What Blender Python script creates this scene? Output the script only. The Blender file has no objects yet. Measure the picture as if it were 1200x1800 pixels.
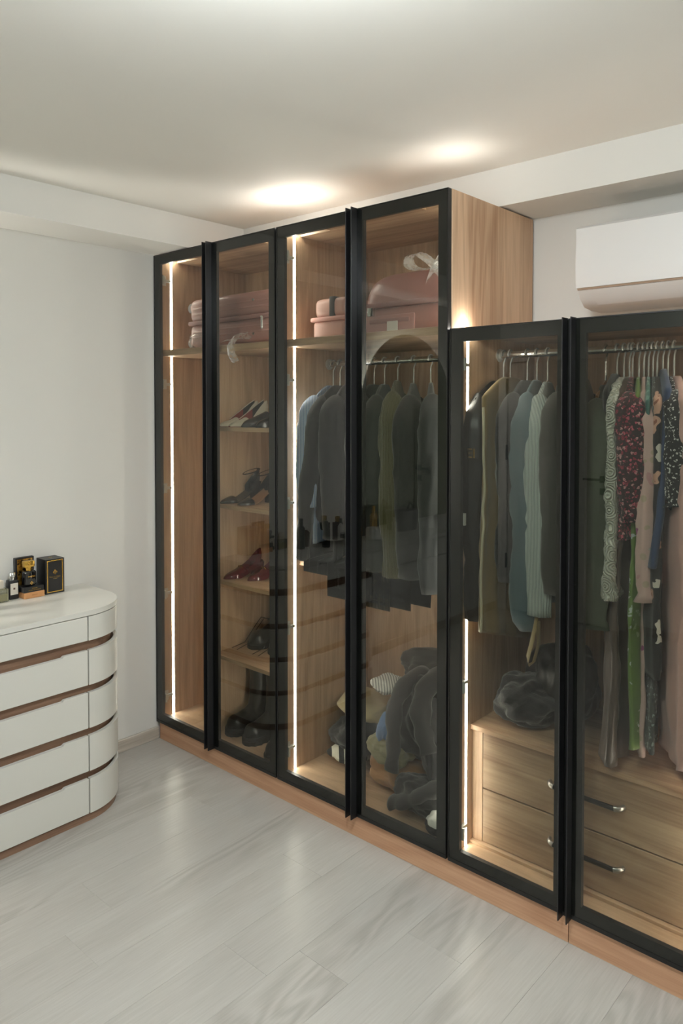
import bpy, bmesh, math, random
from mathutils import Vector, Matrix, noise
random.seed(7)
scn = bpy.context.scene
COL = scn.collection
PI = math.pi

# ------------------------------------------------------------------ camera
cam_d = bpy.data.cameras.new('camera'); cam = bpy.data.objects.new('camera', cam_d); COL.objects.link(cam)
CAMP = Vector((3.122, -2.118, 1.625)); YAW = 0.73024; PITCH = -0.026768
fw = Vector((-math.sin(YAW)*math.cos(PITCH), math.cos(YAW)*math.cos(PITCH), math.sin(PITCH)))
cam.location = CAMP
cam.rotation_euler = fw.to_track_quat('-Z', 'Y').to_euler()
cam_d.sensor_fit = 'VERTICAL'; cam_d.sensor_height = 36.0; cam_d.lens = 1321.28/1800*36.0
cam_d.shift_y = (752.6-900)/1800
cam_d.clip_start = 0.02
scn.camera = cam
# ------------------------------------------------------------------ world, exposure
w = bpy.data.worlds.new('world'); scn.world = w; w.use_nodes = True
w.node_tree.nodes['Background'].inputs[0].default_value = (.8, .85, 1, 1)
w.node_tree.nodes['Background'].inputs[1].default_value = 0.02
scn.view_settings.view_transform = 'Standard'; scn.view_settings.look = 'None'
scn.view_settings.gamma = 1.0; scn.view_settings.use_curve_mapping = False
scn.view_settings.exposure = 0.22
scn.cycles.use_denoising = True
scn.cycles.max_bounces = 10; scn.cycles.diffuse_bounces = 5; scn.cycles.glossy_bounces = 5
scn.cycles.transparent_max_bounces = 16; scn.cycles.sample_clamp_indirect = 8.0
LED_STR = 42.0; LAMP_STR = 76.0; HALO_STR = 300.0
LED_COL = (1.0, .95, .87); LAMP_COL = (.90, .97, 1.0)

# ------------------------------------------------------------------ room dimensions (metres)
RX, RYF, RYB, RZ = 4.30, -3.30, 0.60, 2.508      # right wall x, front wall y, back wall y, ceiling
BZ = 2.366                                        # underside of the beams
H, HL = 2.36, 1.89                                # tall and low wardrobe heights
ZP = 0.086

# ================================================================== materials
MATS = {}
def srgb(r, g, b):
    f = lambda c: (c/255/12.92 if c/255 <= .04045 else ((c/255+.055)/1.055)**2.4)
    return (f(r), f(g), f(b), 1)
class NT:
    def __init__(s, name):
        s.m = bpy.data.materials.new(name); s.m.use_nodes = True; s.t = s.m.node_tree
        s.b = s.t.nodes['Principled BSDF']; s.out = s.t.nodes['Material Output']
    def n(s, typ, **kw):
        nd = s.t.nodes.new(typ)
        for k, v in kw.items(): setattr(nd, k, v)
        return nd
    def l(s, a, b): s.t.links.new(a, b)
    def val(s, sock, v):
        if hasattr(v, 'is_linked') or isinstance(v, bpy.types.NodeSocket): s.l(v, sock)
        else: sock.default_value = v
    def math(s, op, a, b=0.0, c=0.0, clamp=False):
        nd = s.n('ShaderNodeMath', operation=op); nd.use_clamp = clamp
        for i, v in enumerate((a, b, c)): s.val(nd.inputs[i], v)
        return nd.outputs[0]
    def mix(s, f, a, b, blend='MIX'):
        nd = s.n('ShaderNodeMix', data_type='RGBA', blend_type=blend)
        s.val(nd.inputs[0], f); s.val(nd.inputs[6], a); s.val(nd.inputs[7], b)
        return nd.outputs[2]
    def coords(s, scale=(1, 1, 1), kind='Object', loc=(0, 0, 0)):
        tc = s.n('ShaderNodeTexCoord'); mp = s.n('ShaderNodeMapping')
        mp.inputs['Scale'].default_value = scale; mp.inputs['Location'].default_value = loc
        s.l(tc.outputs[kind], mp.inputs[0]); return mp.outputs[0]
    def noise(s, v, scale=1, detail=3, rough=.5, dist=0):
        nd = s.n('ShaderNodeTexNoise'); s.l(v, nd.inputs['Vector'])
        nd.inputs['Scale'].default_value = scale; nd.inputs['Detail'].default_value = detail
        nd.inputs['Roughness'].default_value = rough; nd.inputs['Distortion'].default_value = dist
        return nd.outputs[0]
    def voro(s, v, scale=1, feature='F1', rnd=1.0):
        nd = s.n('ShaderNodeTexVoronoi', feature=feature); s.l(v, nd.inputs['Vector'])
        nd.inputs['Scale'].default_value = scale; nd.inputs['Randomness'].default_value = rnd
        return nd
    def ramp(s, f, stops, interp='LINEAR'):
        nd = s.n('ShaderNodeValToRGB'); s.val(nd.inputs[0], f); cr = nd.color_ramp; cr.interpolation = interp
        while len(cr.elements) < len(stops): cr.elements.new(.5)
        for e, (p, c) in zip(cr.elements, stops):
            e.position = p; e.color = c if len(c) == 4 else (*c, 1)
        return nd.outputs[0]
    def smooth(s, v, a, b):
        nd = s.n('ShaderNodeMapRange', interpolation_type='SMOOTHSTEP'); s.val(nd.inputs[0], v)
        nd.inputs[1].default_value = a; nd.inputs[2].default_value = b
        return nd.outputs[0]
    def bump(s, h, strength=.2, dist=.002):
        nd = s.n('ShaderNodeBump'); s.l(h, nd.inputs['Height']); nd.inputs['Strength'].default_value = strength
        nd.inputs['Distance'].default_value = dist; s.l(nd.outputs[0], s.b.inputs['Normal'])
    def set(s, **kw):
        for k, v in kw.items():
            s.val(s.b.inputs[k.replace('_', ' ')], v)
        return s.m

def plain(name, col, rough=.5, metal=0.0, **kw):
    if name in MATS: return MATS[name]
    t = NT(name); v = t.coords((1, 1, 1))
    n = t.noise(v, 9, 2)
    base = t.mix(t.math('MULTIPLY', n, .10), col, tuple(c*.86 for c in col[:3])+(1,))
    t.set(Base_Color=base, Roughness=rough, Metallic=metal, **kw); MATS[name] = t.m; return t.m

def oak(name, axis, light=srgb(214, 182, 150), dark=srgb(166, 130, 100), knots=True, rough=.45, loc=(0, 0, 0)):
    t = NT(name)
    al = {'x': 0, 'y': 1, 'z': 2}[axis]
    def sc(ac, along): return tuple(along if i == al else ac for i in range(3))
    big = t.noise(t.coords(sc(5, .5), loc=loc), 1.6, 4, .55, .6)
    wv = t.math('SINE', t.math('MULTIPLY', t.noise(t.coords(sc(4.5, .55), loc=loc), 1.3, 2, .45, .3), 60))
    wv = t.math('MULTIPLY_ADD', wv, .5, .5)
    fine = t.noise(t.coords(sc(150, 5), loc=loc), 1, 3, .6)
    f = t.math('ADD', t.math('MULTIPLY', big, .75), t.math('MULTIPLY', wv, .20))
    f = t.math('ADD', f, t.math('MULTIPLY', t.math('SUBTRACT', fine, .5), .7))
    # broad lamella strips
    tc = t.n('ShaderNodeTexCoord'); sp = t.n('ShaderNodeSeparateXYZ'); t.l(tc.outputs['Object'], sp.inputs[0])
    o = [i for i in range(3) if i != al]
    s1 = t.math('FLOOR', t.math('MULTIPLY', t.math('ADD', sp.outputs[o[0]], sp.outputs[o[1]]), 8.3))
    wn = t.n('ShaderNodeTexWhiteNoise', noise_dimensions='1D'); t.l(s1, wn.inputs['W'])
    f = t.math('ADD', f, t.math('MULTIPLY', t.math('SUBTRACT', wn.outputs[0], .5), .26))
    col = t.ramp(f, [(.22, light), (.82, dark)])
    if knots:
        vo = t.voro(t.coords(sc(3.2, 1.3), loc=loc), 1.0); d = vo.outputs['Distance']
        k = t.math('SUBTRACT', 1.0, t.smooth(d, .02, .11))
        sep = t.n('ShaderNodeSeparateColor'); t.l(vo.outputs['Color'], sep.inputs[0])
        k = t.math('MULTIPLY', k, t.math('GREATER_THAN', sep.outputs[0], .45))
        col = t.mix(t.math('MULTIPLY', k, .75), col, srgb(92, 66, 44))
    t.bump(fine, .12, .0006)
    MATS[name] = t.set(Base_Color=col, Roughness=rough); return t.m

def fabric(name, col, rough=.85, weave=500, sheen=.3, bump=.25, var=.25):
    if name in MATS: return MATS[name]
    t = NT(name); v = t.coords()
    n = t.noise(v, 14, 4); f = t.noise(v, weave, 1)
    c2 = tuple(c*.62 for c in col[:3])+(1,)
    base = t.mix(t.math('MULTIPLY', n, var*2), col, c2)
    t.bump(f, bump, .0012)
    t.set(Base_Color=base, Roughness=rough, Sheen_Weight=sheen, Sheen_Roughness=.5); MATS[name] = t.m; return t.m

def knit(name, col, scale=260, axis=2, rough=.95):
    t = NT(name); tc = t.n('ShaderNodeTexCoord'); sp = t.n('ShaderNodeSeparateXYZ'); t.l(tc.outputs['Object'], sp.inputs[0])
    u = sp.outputs[axis] if axis == 2 else t.math('ADD', sp.outputs[0], sp.outputs[1])
    s = t.math('MULTIPLY_ADD', t.math('SINE', t.math('MULTIPLY', u, scale)), .5, .5)
    base = t.mix(s, tuple(c*.78 for c in col[:3])+(1,), col)
    t.bump(s, .8, .003)
    MATS[name] = t.set(Base_Color=base, Roughness=rough, Sheen_Weight=.3); return t.m

def floral(name, base, petals, scale=40, size=.33, center=None, leaf=None, rough=.8):
    t = NT(name); v = t.coords()
    wob = t.n('ShaderNodeMix', data_type='RGBA'); wob.inputs[0].default_value = .035
    nz = t.n('ShaderNodeTexNoise'); nz.inputs['Scale'].default_value = scale*1.6; t.l(v, nz.inputs['Vector'])
    t.l(v, wob.inputs[6]); t.l(nz.outputs['Color'], wob.inputs[7]); vv = wob.outputs[2]
    wob.inputs[0].default_value = min(.35, 1.2/scale)
    col = base
    if leaf:
        vl = t.voro(v, scale*1.25); ml = t.math('LESS_THAN', vl.outputs['Distance'], size*.75)
        col = t.mix(ml, base, leaf)
    vo = t.voro(vv, scale); m = t.math('LESS_THAN', vo.outputs['Distance'], size)
    sep = t.n('ShaderNodeSeparateColor'); t.l(vo.outputs['Color'], sep.inputs[0])
    pc = t.ramp(sep.outputs[0], [(i/len(petals), p) for i, p in enumerate(petals)], 'CONSTANT')
    col = t.mix(m, col, pc)
    if center:
        mc = t.math('LESS_THAN', vo.outputs['Distance'], size*.35); col = t.mix(mc, col, center)
    t.bump(t.noise(v, 420, 1), .2, .001)
    MATS[name] = t.set(Base_Color=col, Roughness=rough, Sheen_Weight=.2); return t.m

def stripes(name, c1, c2, scale=600, axis='xy', rough=.85):
    t = NT(name); tc = t.n('ShaderNodeTexCoord'); sp = t.n('ShaderNodeSeparateXYZ'); t.l(tc.outputs['Object'], sp.inputs[0])
    u = t.math('ADD', sp.outputs[0], sp.outputs[1]) if axis == 'xy' else sp.outputs[2]
    s = t.math('GREATER_THAN', t.math('SINE', t.math('MULTIPLY', u, scale)), .25)
    MATS[name] = t.set(Base_Color=t.mix(s, c1, c2), Roughness=rough); return t.m

def plaid(name):
    t = NT(name); tc = t.n('ShaderNodeTexCoord'); sp = t.n('ShaderNodeSeparateXYZ'); t.l(tc.outputs['Object'], sp.inputs[0])
    u = t.math('ADD', sp.outputs[0], sp.outputs[1])
    a = t.math('GREATER_THAN', t.math('SINE', t.math('MULTIPLY', u, 160)), .3)
    b = t.math('GREATER_THAN', t.math('SINE', t.math('MULTIPLY', sp.outputs[2], 160)), .3)
    c = t.mix(t.math('MULTIPLY', a, .6), srgb(150, 28, 30), srgb(20, 24, 34)); c = t.mix(t.math('MULTIPLY', b, .6), c, srgb(20, 24, 34))
    y = t.math('GREATER_THAN', t.math('SINE', t.math('MULTIPLY', u, 320)), .97); c = t.mix(y, c, srgb(220, 200, 150))
    MATS[name] = t.set(Base_Color=c, Roughness=.9); return t.m

def emis(name, col, strength):
    t = NT(name); e = t.n('ShaderNodeEmission'); e.inputs[0].default_value = (*col[:3], 1); e.inputs[1].default_value = strength
    t.l(e.outputs[0], t.out.inputs[0]); MATS[name] = t.m; return t.m

def tinted_glass(name, tint, refl=1.15, ior=1.5):
    """pane of dark glass: tinted straight-through light plus a sharp Fresnel reflection of both faces"""
    t = NT(name)
    g = t.n('ShaderNodeNewGeometry'); bf = g.outputs['Backfacing']
    fr = t.n('ShaderNodeFresnel'); fr.inputs[0].default_value = ior
    fac = t.math('MULTIPLY', t.math('MULTIPLY', fr.outputs[0], refl), t.math('SUBTRACT', 1.0, bf), clamp=True)
    col = t.mix(bf, tint, (1, 1, 1, 1))
    tr = t.n('ShaderNodeBsdfTransparent'); t.l(col, tr.inputs[0])
    gl = t.n('ShaderNodeBsdfGlossy'); gl.inputs['Roughness'].default_value = 0.0; gl.inputs[0].default_value = (1, 1, 1, 1)
    mx = t.n('ShaderNodeMixShader'); t.l(fac, mx.inputs[0]); t.l(tr.outputs[0], mx.inputs[1]); t.l(gl.outputs[0], mx.inputs[2])
    t.l(mx.outputs[0], t.out.inputs[0]); MATS[name] = t.m; return t.m

def sheer(name, col, alpha=.35, rough=.5):
    t = NT(name); v = t.coords()
    a = t.math('MULTIPLY_ADD', t.noise(v, 60, 3), .5, alpha-.25, clamp=True)
    MATS[name] = t.set(Base_Color=col, Roughness=rough, Alpha=a); return t.m

# --- room surfaces
def paint(name, col, rough=.85):
    t = NT(name); v = t.coords()
    base = t.mix(t.noise(v, 1.3, 3), col, tuple(c*.95 for c in col[:3])+(1,))
    t.bump(t.noise(v, 90, 3), .06, .001)
    MATS[name] = t.set(Base_Color=base, Roughness=rough); return t.m
WALL = paint('wall_paint', srgb(221, 219, 213)); CEIL = paint('ceiling_paint', srgb(236, 233, 226))
def laminate():
    t = NT('whitewashed_laminate')
    oi = t.n('ShaderNodeObjectInfo'); rnd = oi.outputs['Random']
    tc = t.n('ShaderNodeTexCoord'); ad = t.n('ShaderNodeVectorMath', operation='ADD'); cb = t.n('ShaderNodeCombineXYZ')
    t.l(t.math('MULTIPLY', rnd, 37.0), cb.inputs[0]); t.l(t.math('MULTIPLY', rnd, 91.0), cb.inputs[1])
    t.l(tc.outputs['Object'], ad.inputs[0]); t.l(cb.outputs[0], ad.inputs[1])
    def mp(s):
        m = t.n('ShaderNodeMapping'); m.inputs['Scale'].default_value = s; t.l(ad.outputs[0], m.inputs[0]); return m.outputs[0]
    big = t.noise(mp((9, .9, 1)), 1, 3, .5, .8)
    rings = t.math('MULTIPLY_ADD', t.math('SINE', t.math('MULTIPLY', t.noise(mp((5, .8, 1)), 1, 2, .4, .5), 85)), .5, .5)
    fine = t.noise(mp((170, 7, 1)), 1, 3, .6)
    rmask = t.smooth(t.noise(mp((3, .7, 1)), 1.1, 1), .5, .65)
    f = t.math('ADD', t.math('MULTIPLY', big, .55), t.math('MULTIPLY', t.math('MULTIPLY', rings, rmask), .30))
    f = t.math('ADD', f, t.math('MULTIPLY', t.math('SUBTRACT', fine, .5), .6))
    f = t.math('ADD', f, t.math('MULTIPLY', t.math('SUBTRACT', rnd, .5), .05))
    col = t.ramp(f, [(.1, srgb(188, 185, 179)), (.95, srgb(150, 145, 137))])
    t.bump(fine, .05, .0005)
    MATS['lam'] = t.set(Base_Color=col, Roughness=.30, Specular_IOR_Level=.5); return t.m
LAM = laminate()
OAKZ = oak('oak_vertical', 'z'); OAKX = oak('oak_horizontal', 'x'); OAKY = oak('oak_depthwise', 'y')
OAKD = oak('oak_drawer_shaded', 'x', srgb(192, 164, 134), srgb(146, 116, 90), loc=(.37, 0, .21)); OAKP = oak('oak_plinth', 'x', srgb(200, 158, 126), srgb(166, 122, 92), knots=False)  # drawer oak darkened: shade under the slab overhang put into its colour
WAL = oak('walnut_band', 'y', srgb(150, 118, 96), srgb(108, 80, 62), knots=False)
BASEB = oak('grey_ash_baseboard', 'y', srgb(204, 196, 184), srgb(160, 148, 134), knots=False)
BLK = plain('black_anodised', srgb(26, 27, 27), .38, .0, Specular_IOR_Level=.5)
BLKF = plain('black_fin', srgb(12, 12, 13), .32); FIN = plain('black_pull', srgb(48, 48, 50), .34, .6)
GLASS = tinted_glass('smoked_glass', (.50, .515, .465, 1))
CHROME = plain('chrome', srgb(210, 212, 212), .16, 1.0)
NICKEL = plain('nickel_hinge', srgb(204, 202, 194), .3, .25)
LED = emis('led_light', LED_COL, LED_STR); LEDC = emis('ceiling_glow_light', LED_COL, LED_STR*2.0); LAMP = emis('lamp_diffuser', LAMP_COL, LAMP_STR)  # second light made stronger for the added blocks that brighten the ceiling
HALO = emis('mirror_led', (1, .97, .90), HALO_STR); UNDER = emis('desk_led', (1, .95, .86), 70.0)
WLACQ = plain('white_lacquer', srgb(217, 215, 207), .28)
ACW = plain('white_plastic', srgb(214, 213, 211), .4)
MIRROR = plain('mirror_silver', srgb(204, 210, 198), .01, 1.0)
HANGER = plain('acrylic_hanger', srgb(215, 218, 214), .12, .35)

# ================================================================== geometry helpers
def box(bm, x0, x1, y0, y1, z0, z1):
    vs = [bm.verts.new((x, y, z)) for z in (z0, z1) for y in (y0, y1) for x in (x0, x1)]
    for f in ((0, 2, 3, 1), (4, 5, 7, 6), (0, 1, 5, 4), (2, 6, 7, 3), (0, 4, 6, 2), (1, 3, 7, 5)):
        bm.faces.new([vs[i] for i in f])
def rbox(bm, x0, x1, y0, y1, z0, z1, r=.004, seg=2):
    b2 = bmesh.new(); box(b2, x0, x1, y0, y1, z0, z1)
    bmesh.ops.bevel(b2, geom=b2.edges[:], offset=r, segments=seg, profile=.5, affect='EDGES'); merge(bm, b2)
def merge(bm, b2, mat=None):
    me = bpy.data.meshes.new('tmp'); b2.to_mesh(me); b2.free()
    if mat is not None: me.transform(mat)
    bm.from_mesh(me); bpy.data.meshes.remove(me)
def loft(bm, rings, cap0=True, cap1=True, closed=True):
    vr = [[bm.verts.new(p) for p in r] for r in rings]; n = len(vr[0])
    for a, b in zip(vr, vr[1:]):
        for i in range(n if closed else n-1):
            j = (i+1) % n; bm.faces.new((a[i], a[j], b[j], b[i]))
    if closed and cap0: bm.faces.new(vr[0][::-1])
    if closed and cap1: bm.faces.new(vr[-1])
    return vr
def prism(bm, pts, axis, a0, a1):
    def P(u, v, a): return {'x': (a, u, v), 'y': (u, a, v), 'z': (u, v, a)}[axis]
    loft(bm, [[P(u, v, a0) for u, v in pts], [P(u, v, a1) for u, v in pts]])
def tube(bm, path, r, n=8, flat=None):
    path = [Vector(p) for p in path]; rs = r if isinstance(r, (list, tuple)) else [r]*len(path); rings = []
    up = Vector((0, 0, 1)); prev = None
    for i, p in enumerate(path):
        d = (path[min(i+1, len(path)-1)]-path[max(i-1, 0)]).normalized()
        if prev is None:
            s = d.cross(up); s = d.cross(Vector((1, 0, 0))) if s.length < 1e-3 else s
        else: s = prev - d*prev.dot(d)
        s.normalize(); prev = s; t = d.cross(s)
        rr = rs[i]; ra, rb = rr if isinstance(rr, (tuple, list)) else (rr, rr)
        rings.append([p + s*math.cos(2*PI*k/n)*ra + t*math.sin(2*PI*k/n)*rb for k in range(n)])
    loft(bm, rings)
def lathe(bm, prof, c=(0, 0, 0), n=20, sx=1, sy=1):
    rings = [[(c[0]+r*sx*math.cos(2*PI*k/n), c[1]+r*sy*math.sin(2*PI*k/n), c[2]+z) for k in range(n)] for r, z in prof]
    loft(bm, rings)
def arc(cx, cy, r, a0, a1, n): return [(cx+r*math.cos(a0+(a1-a0)*i/n), cy+r*math.sin(a0+(a1-a0)*i/n)) for i in range(n+1)]
ROOT = {}
def rootloc(p): return ROOT.get(p.name, Vector((0, 0, 0))) if p else Vector((0, 0, 0))
def mk(name, bm, mat, parent=None, world=True, smooth=None, label=None, cat=None, group=None, kind=None, base=None):
    """link bm as ONE mesh object; world=True: coordinates are world metres"""
    bmesh.ops.recalc_face_normals(bm, faces=bm.faces[:])
    me = bpy.data.meshes.new(name); bm.to_mesh(me); bm.free()
    if world:
        if parent: off = rootloc(parent)
        elif base is not None: off = Vector(base)
        elif cat:
            xs = [v.co for v in me.vertices]; zs = min(v.z for v in xs)
            off = Vector(((min(v.x for v in xs)+max(v.x for v in xs))/2, (min(v.y for v in xs)+max(v.y for v in xs))/2, zs))
        else: off = Vector((0, 0, 0))
        me.transform(Matrix.Translation(-off))
    else: off = rootloc(parent)
    me.materials.append(mat)
    if smooth is not None:
        for p in me.polygons: p.use_smooth = True
        if smooth < 179: me.set_sharp_from_angle(angle=math.radians(smooth))
    o = bpy.data.objects.new(name, me); COL.objects.link(o)
    if parent: o.parent = parent; ROOT[o.name] = rootloc(parent) if world else Vector((0, 0, 0))
    else: o.location = off if world else (0, 0, 0); ROOT[o.name] = off
    if label: o['label'] = label
    if cat: o['category'] = cat
    if group: o['group'] = group
    if kind: o['kind'] = kind
    return o
def thing(name, label, cat, loc=(0, 0, 0), rz=0, group=None, kind=None):
    o = bpy.data.objects.new(name, None); COL.objects.link(o); o.location = loc; o.rotation_euler = (0, 0, rz)
    o.empty_display_size = .05
    ROOT[o.name] = Vector(loc)
    if label: o['label'] = label
    if cat: o['category'] = cat
    if group: o['group'] = group
    if kind: o['kind'] = kind
    return o
def copy_tree(o, parent=None):
    c = o.copy(); COL.objects.link(c); c.parent = parent; ROOT[c.name] = ROOT.get(o.name, Vector((0, 0, 0)))
    for ch in list(o.children): copy_tree(ch, c)
    return c
def B(): return bmesh.new()
def bx(*a):
    b = bmesh.new(); box(b, *a); return b
def rb(*a, r=.004, seg=2):
    b = bmesh.new(); rbox(b, *a, r=r, seg=seg); return b
def text_mesh(body, size, depth=.0004):
    cu = bpy.data.curves.new('txt', 'FONT'); cu.body = body; cu.size = size; cu.extrude = depth; cu.align_x = 'CENTER'; cu.align_y = 'CENTER'
    ob = bpy.data.objects.new('txt', cu); COL.objects.link(ob); dg = bpy.context.evaluated_depsgraph_get()
    me = bpy.data.meshes.new_from_object(ob.evaluated_get(dg)); bpy.data.objects.remove(ob); bpy.data.curves.remove(cu)
    b = bmesh.new(); b.from_mesh(me); bpy.data.meshes.remove(me); return b
def lettering(parent, body, size, mat, M):
    b = text_mesh(body, size); bmesh.ops.transform(b, matrix=M, verts=b.verts[:]); return mk('lettering', b, mat, parent)

# ================================================================== the room
fl = mk('floor', bx(-.1, RX+.1, RYF-.1, RYB+.1, -.12, -.012), plain('underlay', srgb(120, 115, 108), .9), kind='structure')
PW, PL = .195, 1.285
pb = B(); rbox(pb, -PW/2+.0002, PW/2-.0002, -PL/2+.0002, PL/2-.0002, -.012, 0, r=.0003, seg=1)
plank0 = None
row_end = {4: -.828, 5: -.991, 8: -.557}      # plank ends seen in the floor
for r in range(0, 22):
    xa = .775-.195*3 - .195 + PW*r            # row r starts at xa
    e = row_end.get(r, -.2-(r*0.437 % PL))
    e = e % PL
    y = RYF + e - PL
    y = e - PL*4
    while y < RYB:
        if y+PL > RYF-.05 and xa < RX:
            cx, cy = xa+PW/2, y+PL/2
            if plank0 is None:
                p = mk('plank', pb, LAM, fl, world=False); plank0 = p
            else:
                p = plank0.copy(); COL.objects.link(p); p.parent = fl
            p.location = (cx, cy, 0)
        y += PL
mk('ceiling', bx(-.1, RX+.1, RYF-.1, RYB+.1, RZ, RZ+.1), CEIL, kind='structure')
mk('wall_left', bx(-.1, 0, RYF-.1, RYB+.1, -.12, RZ), WALL, kind='structure')
mk('wall_back', bx(0, RX, RYB, RYB+.1, -.12, RZ), WALL, kind='structure')
mk('wall_right', bx(RX, RX+.1, RYF-.1, RYB+.1, -.12, RZ), WALL, kind='structure')
mk('wall_front', bx(0, RX, RYF-.1, RYF, -.12, RZ), WALL, kind='structure')
mk('trim_1', bx(0, .268, RYF, RYB, BZ, RZ), WALL, kind='structure')              # beam along the left wall
mk('trim_2', bx(.268, RX, .345, RYB, BZ, RZ), WALL, kind='structure')            # beam along the back wall
bb = B(); rbox(bb, 0, .014, RYF+.002, .012, 0, .060, r=.003, seg=1)
mk('baseboard_left', bb, BASEB, kind='structure')
bb = B(); rbox(bb, 1.05, RX, RYF, RYF+.014, 0, .06, r=.003, seg=1)
mk('baseboard_front', bb, BASEB, kind='structure')
bb = B(); rbox(bb, RX-.014, RX, RYF+.016, RYB, 0, .06, r=.003, seg=1)
mk('baseboard_right', bb, BASEB, kind='structure')
# room door on the wall opposite the wardrobe (seen in the glass)
door1 = mk('door_1', rb(.095, .93, RYF, RYF+.035, .008, 1.985, r=.003), plain('door_leaf', srgb(214, 210, 200), .5), kind='structure')
cas = plain('door_casing', srgb(232, 229, 220), .45)
mk('casing', rb(.012, .09, RYF, RYF+.05, 0, 2.08, r=.006), cas, door1)
mk('casing', rb(.935, 1.01, RYF, RYF+.05, 0, 2.08, r=.006), cas, door1)
mk('casing', rb(.09, .935, RYF, RYF+.05, 1.99, 2.08, r=.006), cas, door1)
for z in (.40, 1.27, 1.80): mk('hinge', rb(.083, .096, RYF+.036, RYF+.058, z-.06, z+.06, r=.004), BLK, door1)
h = mk('door_handle', rb(.855, .905, RYF+.035, RYF+.045, 1.075, 1.125, r=.003), BLK, door1)
b = B(); tube(b, [(.88, RYF+.04, 1.10), (.88, RYF+.085, 1.10), (.87, RYF+.09, 1.10), (.75, RYF+.09, 1.10)], .009, 10); mk('lever', b, BLK, h)
mk('keyhole_plate', rb(.855, .905, RYF+.035, RYF+.043, .985, 1.035, r=.003), BLK, door1)
# ceiling lamp, just above the top edge of the picture
LX, LY, LZ = 2.36, -1.42, RZ-.165
cl = thing('ceiling_lamp', 'round opal white ceiling lamp in the middle of the room ceiling', 'lamp', (LX, LY, LZ))
b = B(); lathe(b, [(.07, .165), (.07, .15), (.02, .145), (.02, .10), (.001, .10)], (LX, LY, LZ), 32); mk('mount', b, ACW, cl, smooth=40)
b = B(); lathe(b, [(.021, .102), (.15, .098), (.20, .080), (.215, .05), (.20, .02), (.15, 0), (.001, 0)], (LX, LY, LZ), 40); mk('diffuser', b, LAMP, cl, smooth=60)

# ================================================================== wardrobes
T = .016
HZ_TALL = (2.245, 1.741, 1.231, .713, .204); HZ_LOW = (1.771, 1.252, .684, .182)
def wardrobe(name, label, x0, x1, top, upper_shelf, hz, extra_led=True):
    W = thing(name, label, 'wardrobe', ((x0+x1)/2, .30, 0))
    xi0, xi1 = x0+T, x1-T; y0, y1 = .022, .585
    mk('side_panel', rb(x0, xi0, y0, y1, .083, top, r=.0008, seg=1), OAKZ, W)
    mk('side_panel', rb(xi1, x1, y0, y1, .083, top, r=.0008, seg=1), OAKZ, W)
    # top board, notched at both front corners so that light spills up onto the ceiling
    n0, n1 = .17, .13
    pts = [(xi0+n0, y0), (xi1-n0, y0), (xi1-n0, n1), (xi1, n1), (xi1, y1), (xi0, y1), (xi0, n1), (xi0+n0, n1)]
    b = B(); prism(b, pts, 'z', top-.018, top); mk('top_panel', b, OAKX, W)
    mk('bottom_panel', bx(xi0, xi1, y0, y1, .083, .101), OAKX, W)
    mk('back_panel', bx(xi0, xi1, .570, y1, .101, top-.018), OAKZ, W)
    up = .022 if upper_shelf else .007
    segs = [(.102, top+up)]
    if upper_shelf:
        mk('shelf', rb(xi0, xi1, .03, .570, 1.876, 1.905, r=.001, seg=1), OAKX, W, label='upper shelf board')
        segs = [(.102, 1.875), (1.906, top+up)]
    for k, (xa, sg) in enumerate(((xi0, 1), (xi1, -1))):
        for za, zb in segs:
            b = B(); box(b, *sorted((xa, xa+sg*.0008)), .086, .098, za, min(zb, top))
            if zb > top: bc = B(); box(bc, *sorted((xa, xa+sg*.022)), .074, .110, top-.002, zb if k == 0 else top+min(up, .004)); mk('ceiling_glow_block', bc, LEDC, W)  # hidden glowing block added above the top to brighten the ceiling
            mk('led_strip', b, LED, W, label='white LED light strip')
    mid = (x0+x1)/2
    for k, (dx0, dx1) in enumerate(((x0+.0035, mid-.0025), (mid+.0025, x1-.0035))):
        z0, z1 = ZP, top+.0005
        s = .042
        b = B()
        for a in ((dx0, dx0+s, .005, .021, z0, z1), (dx1-s, dx1, .005, .021, z0, z1),
                  (dx0+s, dx1-s, .005, .021, z1-.045, z1), (dx0+s, dx1-s, .005, .021, z0, z0+.045)): box(b, *a)
        d = mk('door', b, BLK, W, label='black framed smoked glass door')
        b = B()
        for a in ((dx0, dx0+.0035, .0, .005, z0, z1), (dx1-.0035, dx1, .0, .005, z0, z1),
                  (dx0+.0035, dx1-.0035, .0, .005, z1-.0035, z1), (dx0+.0035, dx1-.0035, .0, .005, z0, z0+.012)): box(b, *a)
        mk('edge_trim', b, BLKF, d)
        mk('glass', bx(dx0+.0036, dx1-.0036, .0008, .0046, z0+.0122, z1-.0036), GLASS, d, label='smoked glass pane')
        fx = mid-.0150 if k == 0 else mid+.0115
        b = rb(fx, fx+.0035, -.030, .006, z0-.004, z1+.002, r=.0006, seg=1)
        mk('handle', b, FIN, d, label='full-height black edge pull')
        px, sg = (xi0, 1) if k == 0 else (xi1, -1)
        for z in hz:
            b = B()
            def hb(a0, a1, *r): box(b, min(px+sg*a0, px+sg*a1), max(px+sg*a0, px+sg*a1), *r)
            hb(0, .003, .034, .082, z-.007, z+.007); hb(0, .004, .036, .060, z-.024, z+.024)
            hb(.003, .013, .026, .080, z-.0055, z+.0055); hb(.006, .036, .021, .030, z-.020, z+.020)
            mk('hinge', b, NICKEL, d, label='nickel concealed hinge')
    return W
XA, XB, XC, XD = .002, .863, 1.706, 2.568
WA = wardrobe('wardrobe', 'tall oak wardrobe with shoe shelves, black glass doors, next to the left wall', XA, XB, H, True, HZ_TALL)
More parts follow.
